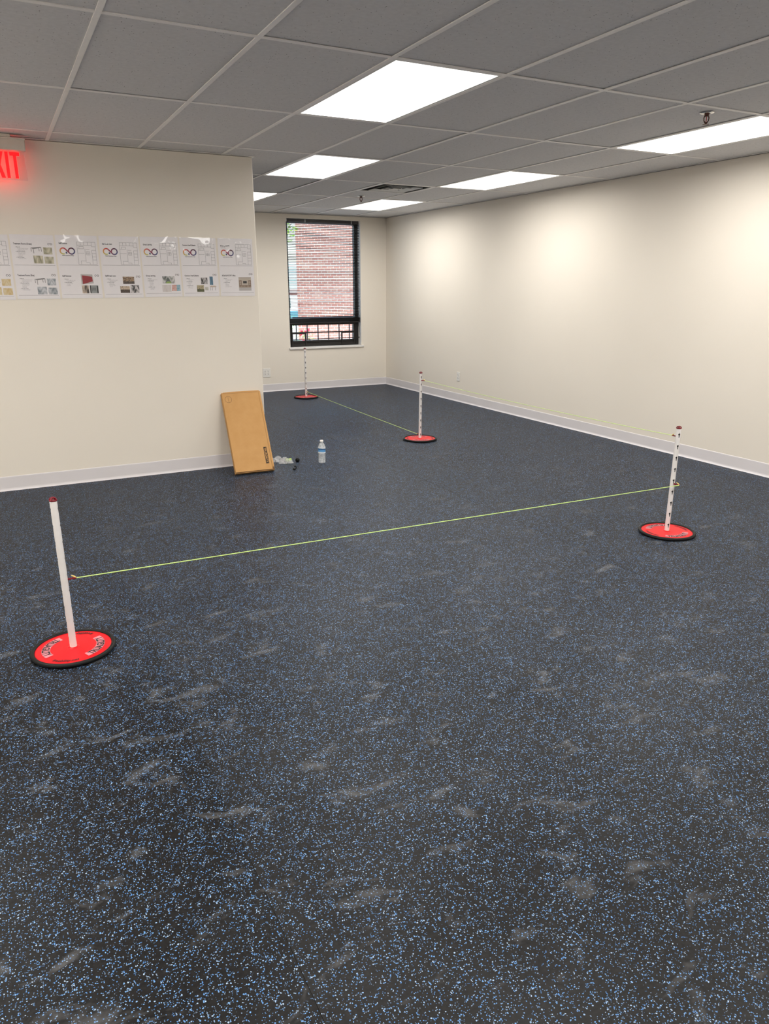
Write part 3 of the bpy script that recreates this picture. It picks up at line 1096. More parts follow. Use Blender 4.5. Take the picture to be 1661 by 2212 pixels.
bagm = NT('cloudy_plastic')
btr = bagm.n('BsdfTransparent')
bmx = bagm.n('MixShader')
bmx.inputs[0].default_value = 0.42
bnz = bagm.n('TexNoise', Scale=40.0, Detail=3.0)
bagm.l(bagm.coord('Object'), bnz.inputs['Vector'])
bagm.l(bagm.ramp(bnz.outputs['Fac'], [(0.3, (0.78, 0.79, 0.80, 1)), (0.7, (0.92, 0.92, 0.92, 1))]), bagm.b.inputs['Base Color'])
bagm.b.inputs['Roughness'].default_value = 0.18
bagm.l(btr.outputs[0], bmx.inputs[1])
bagm.l(bagm.b.outputs[0], bmx.inputs[2])
bagm.l(bmx.outputs[0], bagm.out.inputs['Surface'])
rng = random.Random(3)
amp = [[rng.uniform(-1, 1) for _ in range(12)] for _ in range(12)]


def bag_fn(sx, sy, top, seed):
    rg = random.Random(seed)
    jit = {}

    def fn(u, v):
        key = (round(u, 3), round(v, 3))
        if key not in jit:
            jit[key] = (rg.uniform(-1, 1), rg.uniform(-1, 1), rg.uniform(-1, 1))
        j = jit[key]
        env = (1 - abs(2 * u - 1) ** 3) * (1 - abs(2 * v - 1) ** 3)
        ph = math.sin(u * 9 + v * 5 + seed) * 0.5 + 0.5
        return ((u - 0.5) * sx + j[0] * 0.005, (v - 0.5) * sy + j[1] * 0.005, 0.0035 + env * top * (0.5 + 0.6 * ph) + abs(j[2]) * 0.006 * env)
    return fn


BG = tag(empty('plastic_bag', (1.590, 2.660, 0), -0.25), 'crumpled clear plastic bag holding green cord on the floor beside the box', 'bag')
mb = MB()
vs, fs = crumple(14, 11, bag_fn(0.125, 0.105, 0.038, 1))
mb.add(vs, fs, None, False)
vs, fs = crumple(10, 9, bag_fn(0.120, 0.095, 0.040, 5))
mb.add([(x - 0.075, y + 0.062, z) for x, y, z in vs], fs)
mb.build('bag_film', bagm.mat, BG)
mb = MB()
pts = []
for k in range(90):
    an = k * 0.42
    rr = 0.021 + 0.006 * math.sin(k * 0.37)
    pts.append((0.022 + rr * math.cos(an), -0.004 + rr * 0.9 * math.sin(an), 0.012 + 0.022 * k / 90 + 0.003 * math.sin(k * 1.1)))
mb.tube(pts, 0.0032, 6)
mb.build('coiled_cord', M['cord'], BG)

CP = tag(empty('screw_lid', (1.690, 2.640, 0), 0.5), 'small black round plastic lid lying on the floor beside the bag', 'lid')
mcap = Matrix.Translation((0, 0, 0.0165)) @ Matrix.Rotation(math.radians(70), 4, 'X') @ Matrix.Translation((0, 0, -0.012))
MB().lathe([(0.0125, 0.0), (0.0165, 0.001), (0.0165, 0.021), (0.014, 0.025), (0.004, 0.0262)], 28, mcap).build('shell', M['black_rubber'], CP)
mb = MB()
for k in range(14):
    an = 2 * math.pi * k / 14
    mb.tube([mcap @ Vector((0.0166 * math.cos(an), 0.0166 * math.sin(an), 0.002)), mcap @ Vector((0.0166 * math.cos(an), 0.0166 * math.sin(an), 0.020))], 0.0011, 5)
mb.build('grip_ridge', M['black_rubber'], CP)

RG = tag(empty('ring_clip', (1.570, 2.385, 0), 0.4), 'small black open ring clip lying on the floor in front of the bag', 'clip')
pts = [(0.0135 * math.cos(an), 0.0015 * math.sin(an * 2), 0.018 + 0.0135 * math.sin(an)) for an in [math.radians(200 + 300 * k / 24) for k in range(25)]]
MB().tube(pts, 0.0042, 8).build('ring', M['black_rubber'], RG)
MB().bbox(-0.018, -0.008, -0.006, 0.006, 0.0, 0.014, 0.002).build('tab', M['black_rubber'], RG)

# ------------------------------------------------------------------ laminated sheets on the partition
SW, SH = 0.2794, 0.4318
INK = (0.035, 0.03, 0.035)


def quad(mb, x0, x1, z0, z1, color, d=0.0006):
    mb.add([(x0, -d, z0), (x1, -d, z0), (x1, -d, z1), (x0, -d, z1)], [(0, 1, 2, 3)], color)


def poly2(mb, pts, color, d=0.0006):
    mb.add([(x, -d, z) for x, z in pts], [tuple(range(len(pts)))], color)


def seg(mb, x0, z0, x1, z1, w, color, d=0.0006):
    dx, dz = x1 - x0, z1 - z0
    ln = math.hypot(dx, dz) or 1
    nx, nz = -dz / ln * w / 2, dx / ln * w / 2
    poly2(mb, [(x0 + nx, z0 + nz), (x1 + nx, z1 + nz), (x1 - nx, z1 - nz), (x0 - nx, z0 - nz)], color, d)


def put_text(mb, s, size, x, z, sx=0.8, color=INK, align='LEFT', d=0.0006, shear=0.0, bold=0.0):
    vs, fs = text_mesh(s, size, shear, sx, align, bold)
    mb.add([(x + a, -d, z + b) for a, b, _ in vs], fs, color)


def lerp3(a, b, t):
    return tuple(a[i] + (b[i] - a[i]) * t for i in range(3))


RAIN = [(0.55, 0.60, 0.22), (0.62, 0.46, 0.12), (0.72, 0.28, 0.08), (0.62, 0.09, 0.07), (0.42, 0.03, 0.06), (0.22, 0.03, 0.08),
        (0.10, 0.06, 0.16), (0.05, 0.07, 0.20), (0.08, 0.06, 0.16), (0.07, 0.01, 0.03), (0.14, 0.02, 0.06), (0.30, 0.04, 0.09)]


def logo(mb, cx, cz, w, mono=False):
    """open looped-ribbon mark: two rings joined by a diagonal band, with a small drop"""
    r = w * 0.205
    th = w * 0.085
    pl = []
    lx, rx = cx - w * 0.29, cx + w * 0.27
    for k in range(19):          # left ring, from lower right round over the top
        an = math.radians(-70 - 255 * k / 18)
        pl.append((lx + r * math.cos(an), cz + r * math.sin(an)))
    for k in range(1, 6):        # diagonal band
        t = k / 6
        pl.append((pl[18][0] + (rx - r * 0.62 - pl[18][0]) * t, pl[18][1] + (cz - r * 0.80 - pl[18][1]) * t))
    for k in range(25):          # right ring
        an = math.radians(232 + 330 * k / 24)
        pl.append((rx + r * math.cos(an), cz + r * math.sin(an)))
    n = len(pl)
    for k in range(n - 1):
        t = k / (n - 2) * (len(RAIN) - 1)
        i = min(int(t), len(RAIN) - 2)
        colr = lerp3(RAIN[i], RAIN[i + 1], t - i) if not mono else (0.08, 0.06, 0.07)
        dx, dz = pl[k + 1][0] - pl[k][0], pl[k + 1][1] - pl[k][1]
        ln = math.hypot(dx, dz)
        e = 0.25
        seg(mb, pl[k][0] - dx * e, pl[k][1] - dz * e, pl[k + 1][0] + dx * e, pl[k + 1][1] + dz * e, th, colr, 0.0006 + k * 1e-6)
    if not mono:
        x, z = cx - w * 0.085, cz - r * 0.55
        poly2(mb, [(x - th * .1, z + th * 1.1), (x + th * .7, z), (x + th * .75, z - th * .8), (x - th * .5, z - th * .8), (x - th * .7, z - th * .1)], (0.03, 0.05, 0.13), 0.0008)


PLAN = [(0, 0, 1, 0), (0, 1, 1, 1), (0, 0, 0, 1), (1, 0, 1, 1), (0, .86, .80, .86), (.19, .86, .19, 1), (.38, .86, .38, 1), (.58, .86, .58, 1),
        (.79, .80, .79, 1), (.79, .80, 1, .80), (0, .50, .36, .50), (.41, .70, .41, .12), (.0, .70, .34, .70), (.34, .70, .34, .80), (.10, .80, .34, .80), (.10, .70, .10, .80),
        (.14, 0, .14, .15), (.14, .15, .40, .15), (.40, .07, .62, .07), (.62, .07, .62, 0), (.78, 0, .78, .64), (.78, .64, 1, .64), (.78, .49, 1, .49), (.78, .34, 1, .34), (.78, .20, 1, .20),
        (.45, .66, .66, .66), (.47, .57, .66, .57), (.47, .43, .66, .43), (.47, .43, .47, .57), (.66, .43, .66, .57), (.56, .43, .56, .57), (.47, .50, .66, .50)]


def plan(mb, x0, x1, z0, z1):
    for (a, b, c, d) in PLAN:
        seg(mb, x0 + (x1 - x0) * a, z0 + (z1 - z0) * b, x0 + (x1 - x0) * c, z0 + (z1 - z0) * d, 0.0014, (0.13, 0.12, 0.13))


def pic(mb, x0, x1, z0, z1, fn, n=14, m=10):
    for i in range(n):
        for j in range(m):
            u0, u1, v0, v1 = i / n, (i + 1) / n, j / m, (j + 1) / m
            quad(mb, x0 + (x1 - x0) * u0, x0 + (x1 - x0) * u1, z0 + (z1 - z0) * v0, z0 + (z1 - z0) * v1, fn((u0 + u1) / 2, (v0 + v1) / 2))


def tone(c0, c1, seed, contrast=1.0):
    rg = random.Random(seed)
    ph = [rg.uniform(0, 6) for _ in range(4)]
    fr = [rg.uniform(4, 11) for _ in range(4)]

    def fn(u, v):
        t = 0.5 + 0.28 * math.sin(fr[0] * u + ph[0] + 2 * v) + 0.22 * math.sin(fr[1] * v + ph[1] + 3 * math.sin(fr[2] * u)) + 0.12 * rg.uniform(-1, 1)
        return lerp3(c0, c1, max(0, min(1, 0.5 + (t - 0.5) * contrast)))
    return fn


def room_tone(wallc, floorc, dark, seed, hz=0.38):
    rg = random.Random(seed)

    def fn(u, v):
        if v < hz:
            return lerp3(floorc, dark, rg.uniform(0, 0.8))
        if rg.random() < 0.22:
            return lerp3(wallc, dark, rg.uniform(0.3, 0.9))
        return lerp3(wallc, (0.7, 0.66, 0.6), rg.uniform(0, 0.3))
    return fn


def lines(mb, x, z, rows):
    """small bullet text: rows of (indent, text, bold)"""
    for ind, s, b in rows:
        put_text(mb, s, 0.0062 if b else 0.0056, x + ind * 0.012, z, 0.86, (0.06, 0.05, 0.06) if b else (0.16, 0.145, 0.155), bold=0.0002 if b else 0.0)
        z -= 0.0076


def table_pic(mb, x, z, s):
    c = (0.16, 0.15, 0.15)
    poly2(mb, [(x, z), (x + 0.9 * s, z + .10 * s), (x + 1.0 * s, z + .02 * s), (x + .22 * s, z - .12 * s)], (0.24, 0.23, 0.23))
    for lx, lz, ln in ((.04, -.02, .34), (.24, -.12, .40), (.74, -.03, .28), (.94, 0.0, .34)):
        seg(mb, x + lx * s, z + lz * s, x + (lx + .01) * s, z + (lz - ln) * s, 0.0032, c)


def swatches(mb, x0, x1, z0, z1):
    for i in range(7):
        for j in range(4):
            cc = (0.60, 0.26, 0.20) if i < 4 else (0.12, 0.34, 0.44)
            cc = lerp3(cc, (0.75, 0.6, 0.55) if i < 4 else (0.4, 0.55, 0.6), ((i * 3 + j * 5) % 4) * 0.13)
            w, h = (x1 - x0) / 7, (z1 - z0) / 4
            quad(mb, x0 + i * w + .0005, x0 + (i + 1) * w - .0005, z0 + j * h + .0005, z0 + (j + 1) * h - .0005, cc)


BUL_T = [(0, '1. What is it?', 1), (1, 'a. Treatment rooms for one to one', 0), (1, '    therapy with a table and chairs', 0), (1, 'b. Sessions, testing, play', 0), (0, '2. What will we need here?', 1),
         (1, 'a. Tables and small chairs', 0), (1, 'b. Storage bins, shelves', 0), (1, 'c. Reward items', 0), (1, 'd. Data sheets', 0), (0, '3. What will it include?', 1), (1, 'a. Wall art and soft lights', 0)]
BUL_S = [(0, '1. What is it?', 1), (1, 'a. Area for staff to come in and', 0), (1, '    to keep their belongings', 0), (0, '2. What will it include?', 1), (1, 'a. Storage for personal', 0), (1, '    belongings', 0), (1, 'b. Coat hooks', 0)]


def top_cover(parts, title, sub=None):
    """upper slide: title, rainbow mark, small caption, floor plan"""
    tx, lg, pn = parts['printed_text'], parts['logo'], parts['floor_plan']
    put_text(tx, title, 0.0150, 0.020, 0.372, 0.66, bold=0.0005)
    if sub:
        put_text(tx, sub, 0.0105, 0.021, 0.359, 0.66, (0.12, 0.11, 0.12))
    logo(lg, 0.073, 0.325, 0.098)
    put_text(tx, 'Positive Experiences Always', 0.0074, 0.073, 0.2915, 0.92, align='CENTER', bold=0.0003)
    plan(pn, 0.140, 0.264, 0.236, 0.388)


def slide_text(parts, title, zt, rows):
    put_text(parts['printed_text'], title, 0.0158, 0.018, zt, 0.68, (0.07, 0.06, 0.07), bold=0.0005)
    lines(parts['printed_text'], 0.028, zt - 0.019, rows)


def sheet(k, x, zc, title_fn, label, ripple, tilt=0.0):
    t = tag(empty('laminated_sheet', (x, PY - 0.0015, 1.378 + zc)), label, 'sheet', 'laminated plan sheets taped to the partition')
    t.rotation_euler = (0, tilt, 0)
    MB().box(0, SW, -0.0004, 0.0004, 0, SH).build('paper', M['paper'], t)
    parts = {n: MB() for n in ('printed_text', 'logo', 'floor_plan', 'photo')}
    parts['t'] = t
    title_fn(parts)
    fl = MB()
    quad(fl, 0.010, SW - 0.008, 0.2285, 0.2302, (0.30, 0.27, 0.28))
    quad(fl, 0.010, SW - 0.008, 0.0245, 0.0262, (0.30, 0.27, 0.28))
    fl.build('slide_rule', M['ink'], t, True)
    for n in ('printed_text', 'logo', 'floor_plan'):
        if parts[n].v:
            parts[n].build(n, M['ink'], t, True)
    # rippled clear sleeve
    n, m = 30, 44
    rg = random.Random(100 + k)
    ph = [rg.uniform(0, 6.28) for _ in range(6)]
    vs = []
    for j in range(m + 1):
        for i in range(n + 1):
            u, v = i / n, j / m
            env = min(1, 6 * u, 6 * (1 - u), 8 * v, 8 * (1 - v))
            up = ripple[0] + (ripple[1] - ripple[0]) * max(0.0, (v - 0.35) / 0.65) ** 1.5
            h = math.sin(7 * u + 11 * v + ph[0]) * 0.5 + math.sin(13 * v - 9 * u + ph[1] + 1.6 * math.sin(5 * u + ph[2])) * 0.6 + 0.5 * math.sin(19 * v + 6 * u + ph[3])
            vs.append((-0.004 + u * (SW + 0.008), -0.0034 - up * env * (1.1 + h) - 0.0002, -0.004 + v * (SH + 0.008)))
    fs = [(j * (n + 1) + i, j * (n + 1) + i + 1, (j + 1) * (n + 1) + i + 1, (j + 1) * (n + 1) + i) for j in range(m) for i in range(n)]
    MB().add(vs, fs, None, True).build('clear_sleeve', M['film'], t)
    return t


def photo(parts, x0, x1, z0, z1, fn, n=14, m=10):
    mb = MB()
    pic(mb, x0, x1, z0, z1, fn, n, m)
    mb.build('photo', M['ink'], parts['t'], True)


def corner_logo(parts, z):
    logo(parts['logo'], 0.252, z, 0.028, True)


def s_treat(name, z, parts, ca, cb, lab):
    slide_text(parts, name, z, BUL_T)
    corner_logo(parts, z + 0.007)
    mb = MB()
    table_pic(mb, 0.124, z - 0.020, 0.072)
    mb.build('printed_table', M['ink'], parts['t'], True)
    for q, (x0, x1, z0, z1) in enumerate(((.205, .262, z - .062, z - .016), (.136, .197, z - .124, z - .072), (.206, .266, z - .124, z - .078))):
        photo(parts, x0, x1, z0, z1, tone(ca, cb, 11 + q + int(z * 100), 1.2))


def sh1(p):
    plan(p['floor_plan'], 0.140, 0.264, 0.236, 0.388)
    logo(p['logo'], 0.073, 0.325, 0.098)
    s_treat('Treatment Rooms (Yellow)', 0.156, p, (0.62, 0.45, 0.20), (0.72, 0.62, 0.42), 'y')


def sh2(p):
    s_treat('Treatment Rooms (Green)', 0.366, p, (0.28, 0.26, 0.17), (0.66, 0.62, 0.48), 'g')
    s_treat('Treatment Rooms (Blue)', 0.156, p, (0.22, 0.25, 0.28), (0.62, 0.63, 0.66), 'b')


def sh3(p):
    top_cover(p, 'Staff Entrance')
    slide_text(p, 'Staff Entrance', 0.150, BUL_S)
    corner_logo(p, 0.158)
    mb = MB()
    poly2(mb, [(.142, .168), (.222, .166), (.226, .104), (.142, .096)], (0.50, 0.47, 0.46), 0.0005)
    poly2(mb, [(.150, .160), (.218, .150), (.221, .118), (.151, .098)], (0.36, 0.035, 0.045))
    for q in range(9):
        u = q / 9
        seg(mb, .152 + .068 * u, .160 - .010 * u, .152 + .068 * u, .099 + .019 * u, 0.0012, (0.20, 0.02, 0.03), 0.0008)
    mb.build('photo', M['ink'], p['t'], True)
    photo(p, .142, .188, .034, .090, tone((0.06, 0.045, 0.04), (0.62, 0.50, 0.40), 31, 1.6))
    mb = MB()
    quad(mb, .196, .254, .034, .090, (0.30, 0.31, 0.31), 0.0005)
    quad(mb, .196, .203, .034, .090, (0.02, 0.02, 0.02))
    quad(mb, .244, .252, .034, .086, (0.02, 0.02, 0.02))
    for q in range(5):
        quad(mb, .208 + q * .006, .211 + q * .006, .048 + q % 2 * .008, .074, (0.10, 0.11, 0.11))
    mb.build('photo', M['ink'], p['t'], True)


def sh4(p):
    top_cover(p, 'Staff Break room')
    slide_text(p, 'Staff Break room', 0.150, [(0, '1. What is it?', 1), (1, 'a. Space for staff to take a break', 0), (1, '    and for small meetings', 0), (0, '2. What will it include?', 1), (1, 'a. Fridge and sink', 0), (1, 'b. Tables and chairs', 0), (1, 'c. Microwave, cabinets', 0), (1, '    and more', 0)])
    corner_logo(p, 0.150)
    photo(p, .140, .222, .098, .150, room_tone((0.30, 0.17, 0.08), (0.13, 0.09, 0.07), (0.02, 0.02, 0.02), 41), 16, 11)
    photo(p, .116, .184, .034, .082, room_tone((0.55, 0.42, 0.30), (0.12, 0.08, 0.06), (0.02, 0.015, 0.015), 42, 0.5), 14, 10)
    photo(p, .190, .252, .034, .090, tone((0.03, 0.03, 0.03), (0.62, 0.58, 0.58), 43, 2.0))


def sh5(p):
    top_cover(p, 'Group Learning')
    slide_text(p, 'Group Learning', 0.150, [(0, '1. What is it?', 1), (1, 'a. Large area for group lessons', 0), (0, '2. What will be here?', 1), (1, 'a. Low tables', 0), (1, 'b. Soft seating', 0), (1, 'c. Bookshelves', 0), (1, 'd. Smart board', 0), (1, 'e. Rugs', 0), (0, '3. What will it include?', 1), (1, 'a. Circle time area', 0), (1, 'b. Wall colours', 0)])
    corner_logo(p, 0.160)
    photo(p, .138, .232, .098, .150, tone((0.10, 0.12, 0.11), (0.66, 0.64, 0.63), 51, 1.7), 16, 10)
    mb = MB()
    poly2(mb, [(.160, .098), (.206, .098), (.198, .112), (.170, .112)], (0.30, 0.42, 0.12), 0.0008)
    mb.build('printed_rug', M['ink'], p['t'], True)
    photo(p, .132, .198, .036, .088, tone((0.62, 0.56, 0.54), (0.70, 0.66, 0.65), 52))
    mb = MB()
    swatches(mb, .203, .268, .042, .088)
    mb.build('colour_swatches', M['ink'], p['t'], True)


def sh6(p):
    top_cover(p, 'Common Area/Cafeteria')
    slide_text(p, 'Common Area/Cafeteria', 0.150, [(0, '1. What is it?', 1), (1, 'a. Open area for meals', 0), (1, '    and free time', 0), (0, '2. What will be here?', 1), (1, 'a. Lunch tables', 0), (1, 'b. Benches', 0), (1, 'c. Cubbies', 0), (0, '3. What will it include?', 1), (1, 'a. Sink', 0), (1, 'b. Water fountain', 0)])
    corner_logo(p, 0.160)
    photo(p, .142, .192, .092, .140, tone((0.03, 0.03, 0.03), (0.50, 0.47, 0.47), 61, 1.8))
    photo(p, .210, .236, .086, .148, tone((0.06, 0.15, 0.24), (0.14, 0.26, 0.36), 62))
    photo(p, .106, .162, .034, .084, room_tone((0.40, 0.33, 0.18), (0.14, 0.14, 0.05), (0.03, 0.03, 0.02), 63, .45))
    photo(p, .170, .196, .046, .070, tone((0.45, 0.44, 0.38), (0.62, 0.60, 0.54), 64), 5, 4)
    mb = MB()
    poly2(mb, [(.206, .074), (.216, .079), (.250, .079), (.262, .074), (.250, .068), (.216, .068)], (0.60, 0.48, 0.38))
    for lx in (.214, .228, .252):
        seg(mb, lx, .070, lx - .001, .044, 0.002, (0.06, 0.05, 0.05))
    mb.build('printed_table', M['ink'], p['t'], True)


def sh7(p):
    top_cover(p, 'BCBA/SLP/OT/PT', 'Center Office')
    slide_text(p, 'BCBA/SLP/OT/PT Office', 0.150, [(0, '1. What is it?', 1), (1, 'a. Shared office for the clinical', 0), (1, '    team and for planning', 0), (1, 'b. Meetings', 0), (0, '2. What will it include?', 1), (1, 'a. Desks', 0), (1, 'b. Book shelves', 0), (1, 'c. Filing cabinets', 0), (1, 'd. Shared table and chairs', 0)])
    corner_logo(p, 0.166)
    mb = MB()
    quad(mb, .150, .252, .040, .142, (0.52, 0.45, 0.38), 0.0005)
    quad(mb, .150, .252, .040, .062, (0.50, 0.47, 0.46), 0.0006)
    quad(mb, .152, .250, .066, .082, (0.16, 0.09, 0.06), 0.0007)
    quad(mb, .186, .216, .096, .114, (0.03, 0.03, 0.03), 0.0007)
    quad(mb, .150, .252, .136, .142, (0.34, 0.28, 0.22), 0.0007)
    for bx0 in (.153, .229):
        quad(mb, bx0, bx0 + .021, .082, .118, (0.16, 0.09, 0.06), 0.0007)
        for q in range(4):
            quad(mb, bx0 + .003, bx0 + .018, .084 + q * .008, .089 + q * .008, (0.52, 0.44, 0.36), 0.0008)
    for q in range(8):
        quad(mb, .155 + q * .012, .162 + q * .012, .069, .079, (0.45, 0.36, 0.28), 0.0008)
    mb.build('photo', M['ink'], p['t'], True)


SHEETS = [(-0.6095, -0.006, sh1, 'leftmost laminated sheet, cut by the photo edge, with yellow room pictures', (0.0003, 0.0008), 0.004),
          (-0.3185, -0.003, sh2, 'laminated sheet titled Treatment Rooms Green and Blue', (0.0003, 0.0008), 0.004),
          (-0.0265, 0.0, sh3, 'laminated sheet titled Staff Entrance with a red lockers picture', (0.0005, 0.0022), 0.0),
          (0.2660, 0.002, sh4, 'laminated sheet titled Staff Break room with glossy creases', (0.0012, 0.0040), 0.0),
          (0.5590, 0.004, sh5, 'laminated sheet titled Group Learning with orange and blue swatches', (0.0005, 0.0046), -0.012),
          (0.8490, 0.006, sh6, 'laminated sheet titled Common Area Cafeteria with a round table picture', (0.0003, 0.0042), -0.008),
          (1.1420, 0.008, sh7, 'rightmost laminated sheet with an office bookcase picture', (0.0003, 0.0034), -0.006)]
for k, (x, dz, fn, lab, rip, tl) in enumerate(SHEETS):
    sheet(k, x, dz, fn, lab, rip, tl)

# ------------------------------------------------------------------ outdoors
gm = NT('grass_and_paving')
gn = gm.n('TexNoise', Scale=3.0, Detail=5.0)
gm.l(gm.coord('Object'), gn.inputs['Vector'])
gm.l(gm.ramp(gn.outputs['Fac'], [(0.35, (0.42, 0.42, 0.40, 1)), (0.65, (0.55, 0.54, 0.52, 1))]), gm.b.inputs['Base Color'])
gm.b.inputs['Roughness'].default_value = 0.9
g = MB().box(-20, 60, FY + 0.2, 120, -1.4, -1.05).build('ground_outside', gm.mat)
struct(g)
struct(MB().box(-4, 9, FY + 0.2, 10.6, -1.05, -0.15).build('terrace_outside', gm.mat))

BY = 20.0
BXL = 8.36
brickm = NT('red_brick')
oi = brickm.n('ObjectInfo')
bn = brickm.n('TexNoise', Scale=18.0, Detail=4.0)
brickm.l(brickm.coord('Object'), bn.inputs['Vector'])
bf = brickm.math('ADD', brickm.math('MULTIPLY', oi.outputs['Random'], 0.7), brickm.math('MULTIPLY', bn.outputs['Fac'], 0.3))
brickm.l(brickm.ramp(bf, [(0.1, (0.27, 0.125, 0.105, 1)), (0.5, (0.33, 0.16, 0.135, 1)), (0.9, (0.41, 0.215, 0.18, 1))]), brickm.b.inputs['Base Color'])
brickm.b.inputs['Roughness'].default_value = 0.85
mortar = plain('mortar', (0.72, 0.68, 0.65, 1), 0.9, noise=0.1)
BB = tag(empty('brick_building', (BXL, BY, -1.05)), 'red brick building wall filling most of the window view', 'building')
MB().prism([(0.0, 0.008), (6.0, 0.008), (8.4, 4.5), (2.4, 4.5)], 0, 6.0).build('mortar_wall', mortar, BB)
BLN, BHT, JT = 0.200, 0.064, 0.017
brick_me = MB().bbox(0, BLN, -0.004, 0.02, 0, BHT, 0.003).mesh('brick', brickm.mat)
half_me = MB().bbox(0, BLN / 2 - JT / 2, -0.004, 0.02, 0, BHT, 0.003).mesh('brick', brickm.mat)
far_field = MB()
rows = int(5.9 / (BHT + JT))
count = 0
for r in range(rows):
    z = r * (BHT + JT) + 0.004
    off = (r % 2) * (BLN + JT) / 2
    if off:
        if 1.40 < z < 4.6 and count < 300:
            link('brick', half_me, BB, (0, 0, z))
            count += 1
        else:
            far_field.bbox(0, BLN / 2 - JT / 2, -0.004, 0.02, z, z + BHT, 0.003)
    x = off
    while x + BLN < 6.0:
        vis = 1.40 < z < 4.6 and x < 2.15
        if vis and count < 300:
            link('brick', brick_me, BB, (x, random.uniform(-0.002, 0.002), z))
            count += 1
        else:
            far_field.bbox(x, x + BLN, -0.004, 0.02, z, z + BHT, 0.003)
        x += BLN + JT
o = far_field.build('brick_field', brickm.mat, BB)
o['kind'] = 'stuff'

# pale glazed building further off
PB = tag(empty('glazed_building', (10.2, 44.0, -1.05)), 'pale blue glazed building far behind the tree outside the window', 'building')
gl2 = plain('sky_blue_cladding', (0.36, 0.52, 0.54, 1), 0.3, noise=0.08, scale=2)
pinkb = plain('pale_brick', (0.36, 0.19, 0.17, 1), 0.85, noise=0.1, scale=6)
MB().box(-3, 12, 0, 8, 2.3, 4.0).build('upper_storey', gl2, PB)
MB().box(-3, 12, 0.02, 8, 0, 2.3).build('ground_storey', pinkb, PB)
for q in range(16):
    MB().box(-3 + q * 0.95, -2.94 + q * 0.95, -0.06, 0.0, 2.3, 4.0).build('mullion', plain('mullion_grey', (0.35, 0.45, 0.47, 1), 0.5), PB)
for q in range(5):
    d = MB().box(4.6 + q * 2.0, 5.3 + q * 2.0, -0.03, 0.02, 0.05, 1.95).build('door', plain('pale_door', (0.62, 0.66, 0.66, 1), 0.4), PB)
    MB().box(4.66 + q * 2.0, 4.80 + q * 2.0, -0.04, -0.031, 0.2, 1.8).build('door_pane', plain('door_glass', (0.10, 0.14, 0.14, 1), 0.2), d)
MB().box(-3.2, 12.2, -0.25, 8.2, 2.1, 2.25).build('canopy', plain('canopy_grey', (0.30, 0.28, 0.28, 1), 0.6), PB)


def leaf_cloud(n, cx, cy, cz, rx, ry, rz, size, seed):
    rg = random.Random(seed)
    mb = MB()
    for _ in range(n):
        th, ph = rg.uniform(0, 6.283), math.acos(rg.uniform(-1, 1))
        rr = rg.uniform(0.35, 1) ** 0.5
        p = Vector((cx + rx * rr * math.sin(ph) * math.cos(th), cy + ry * rr * math.sin(ph) * math.sin(th), cz + rz * rr * math.cos(ph)))
        rot = Matrix.Rotation(rg.uniform(0, 6.28), 4, 'Z') @ Matrix.Rotation(rg.uniform(-1.2, 1.2), 4, 'X')
        s = size * rg.uniform(0.6, 1.3)
        mb.add([(-s * .5, 0, 0), (0, s * .22, 0.02 * s), (s * .6, 0, 0), (0, -s * .22, 0.02 * s)], [(0, 1, 2, 3)], None, False, Matrix.Translation(p) @ rot)
    return mb


leafm = plain('bright_leaf', (0.24, 0.46, 0.045, 1), 0.6, noise=0.35, scale=3)
leafd = plain('shrub_leaf', (0.16, 0.32, 0.07, 1), 0.6, noise=0.3, scale=5)
flower = plain('red_bloom', (0.78, 0.05, 0.09, 1), 0.6, noise=0.2, scale=8)
bark = plain('bark', (0.16, 0.11, 0.08, 1), 0.9, noise=0.3, scale=12)
TR = tag(empty('street_tree', (6.55, 17.5, -1.05)), 'bright green leafy tree at the left of the window view', 'tree')
f = leaf_cloud(2600, 0, 0, 4.4, 0.95, 0.9, 1.0, 0.10, 5).build('foliage', leafm, TR)
f['kind'] = 'stuff'
MB().tube([(0, 0, 0), (0.03, 0.02, 1.5), (-0.05, 0, 3.2), (0.0, 0, 4.5)], [0.11, 0.09, 0.07, 0.03], 10).build('trunk', bark, TR)
mb = MB()
for q in range(6):
    an = q * 1.05
    mb.tube([(0, 0, 3.1 + q * 0.15), (0.35 * math.cos(an), 0.35 * math.sin(an), 3.7 + q * 0.15), (0.75 * math.cos(an), 0.75 * math.sin(an), 4.2 + q * 0.15)], [0.04, 0.025, 0.012], 6)
mb.build('branch', bark, TR)


def shrub(name, x, y, z, rx, rz, label, seed, blooms=0, n=500):
    t = tag(empty(name, (x, y, z)), label, 'shrub')
    o = leaf_cloud(n, 0, 0, rz, rx, rx * 0.8, rz, 0.05, seed).build('foliage', leafd if blooms or seed % 2 else leafm, t)
    o['kind'] = 'stuff'
    mb = MB()
    rg = random.Random(seed)
    for q in range(7):
        an = rg.uniform(0, 6.28)
        mb.tube([(0, 0, 0), (rx * .5 * math.cos(an), rx * .4 * math.sin(an), rz * 1.2)], [0.012, 0.005], 6)
    mb.build('stem', bark, t)
    for q in range(blooms):
        th = rg.uniform(0, 6.28)
        rr = rg.uniform(0.4, 1.0)
        m = Matrix.Translation((rx * rr * math.cos(th), rx * .8 * rr * math.sin(th), rz * rg.uniform(0.7, 1.95)))
        MB().lathe([(0.004, -0.02), (0.024, -0.008), (0.032, 0.006), (0.02, 0.014)], 8, m).build('bloom', flower, t)
    return t


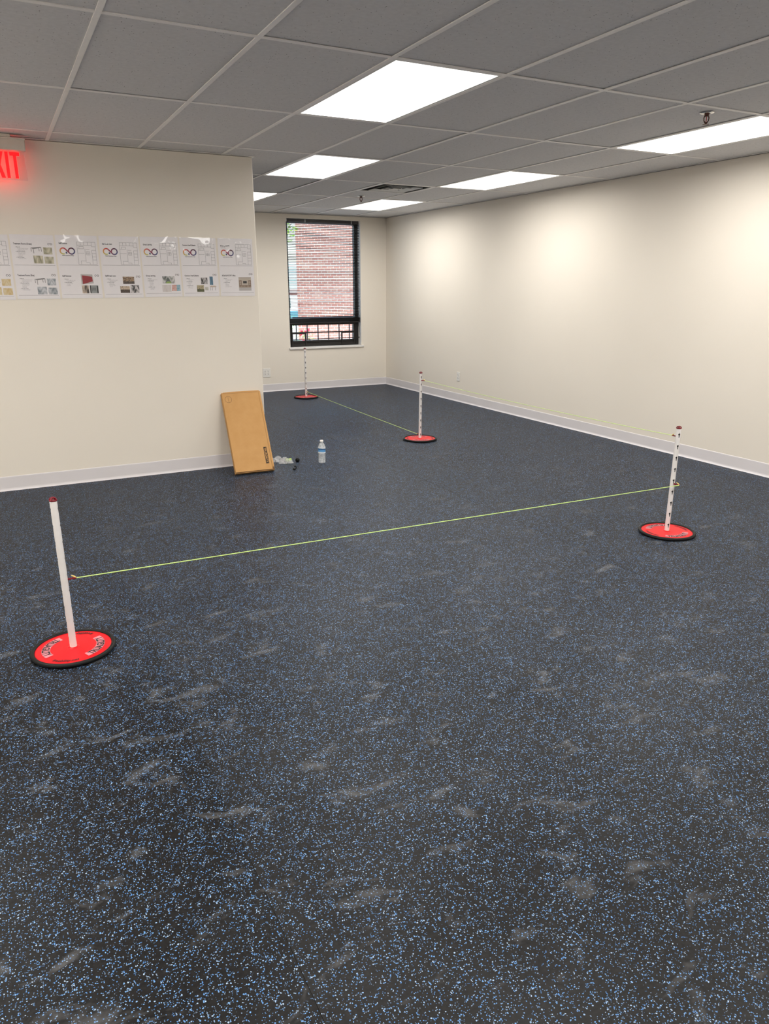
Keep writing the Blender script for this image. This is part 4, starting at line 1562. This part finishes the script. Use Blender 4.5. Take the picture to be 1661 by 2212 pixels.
shrub('shrub', 3.93, 9.0, -0.15, 0.16, 0.46, 'low green shrub behind the lower window pane at its left', 3)
shrub('flowering_shrub', 4.33, 9.05, -0.15, 0.17, 0.46, 'red flowering shrub behind the lower window pane', 8, 26, 260)
shrub('ground_plant', 8.02, 19.6, -1.05, 0.24, 0.82, 'light green plant at the foot of the brick building corner', 4)

# iron railing outside the lower pane
RL = tag(empty('iron_railing', (4.2, 8.3, -0.15)), 'thin black iron railing outside the lower window pane', 'railing')
iron = plain('black_iron', (0.02, 0.02, 0.022, 1), 0.5)
for q in range(7):
    MB().box(-0.35 + q * 0.19, -0.335 + q * 0.19, -0.008, 0.008, 0, 1.12).build('baluster', iron, RL)
MB().box(-0.40, 0.88, -0.012, 0.012, 1.10, 1.13).build('top_rail', iron, RL)

# parked white car
CR = tag(empty('parked_car', (10.9, 30.0, -1.05), 0.12), 'white parked car at the lower left of the window view', 'car')
white = plain('white_car_paint', (0.82, 0.84, 0.85, 1), 0.25, noise=0.02)
cprof = [(-2.2, 0.35), (-2.25, 0.75), (-2.0, 0.95), (-1.25, 1.02), (-0.6, 1.50), (0.9, 1.52), (1.6, 1.05), (2.15, 0.98), (2.25, 0.6), (2.2, 0.35)]
MB().prism(cprof, -0.85, 0.85, Matrix.Rotation(math.pi / 2, 4, 'X')).build('body', white, CR)
cg = plain('car_glass', (0.12, 0.30, 0.40, 1), 0.1)
MB().prism([(-1.10, 1.04), (-0.55, 1.42), (0.12, 1.44), (0.12, 1.04)], 0.851, 0.862, Matrix.Rotation(math.pi / 2, 4, 'X')).build('side_window', cg, CR)
MB().prism([(0.20, 1.04), (0.20, 1.44), (0.85, 1.44), (1.40, 1.06)], 0.851, 0.862, Matrix.Rotation(math.pi / 2, 4, 'X')).build('side_window', cg, CR)
for wx_ in (-1.4, 1.4):
    MB().lathe([(0.10, -0.09), (0.30, -0.10), (0.33, -0.06), (0.33, 0.06), (0.30, 0.10), (0.10, 0.09)], 24, Matrix.Translation((wx_, -0.80, 0.33)) @ Matrix.Rotation(math.pi / 2, 4, 'X')).build('wheel', M['black_rubber'], CR)
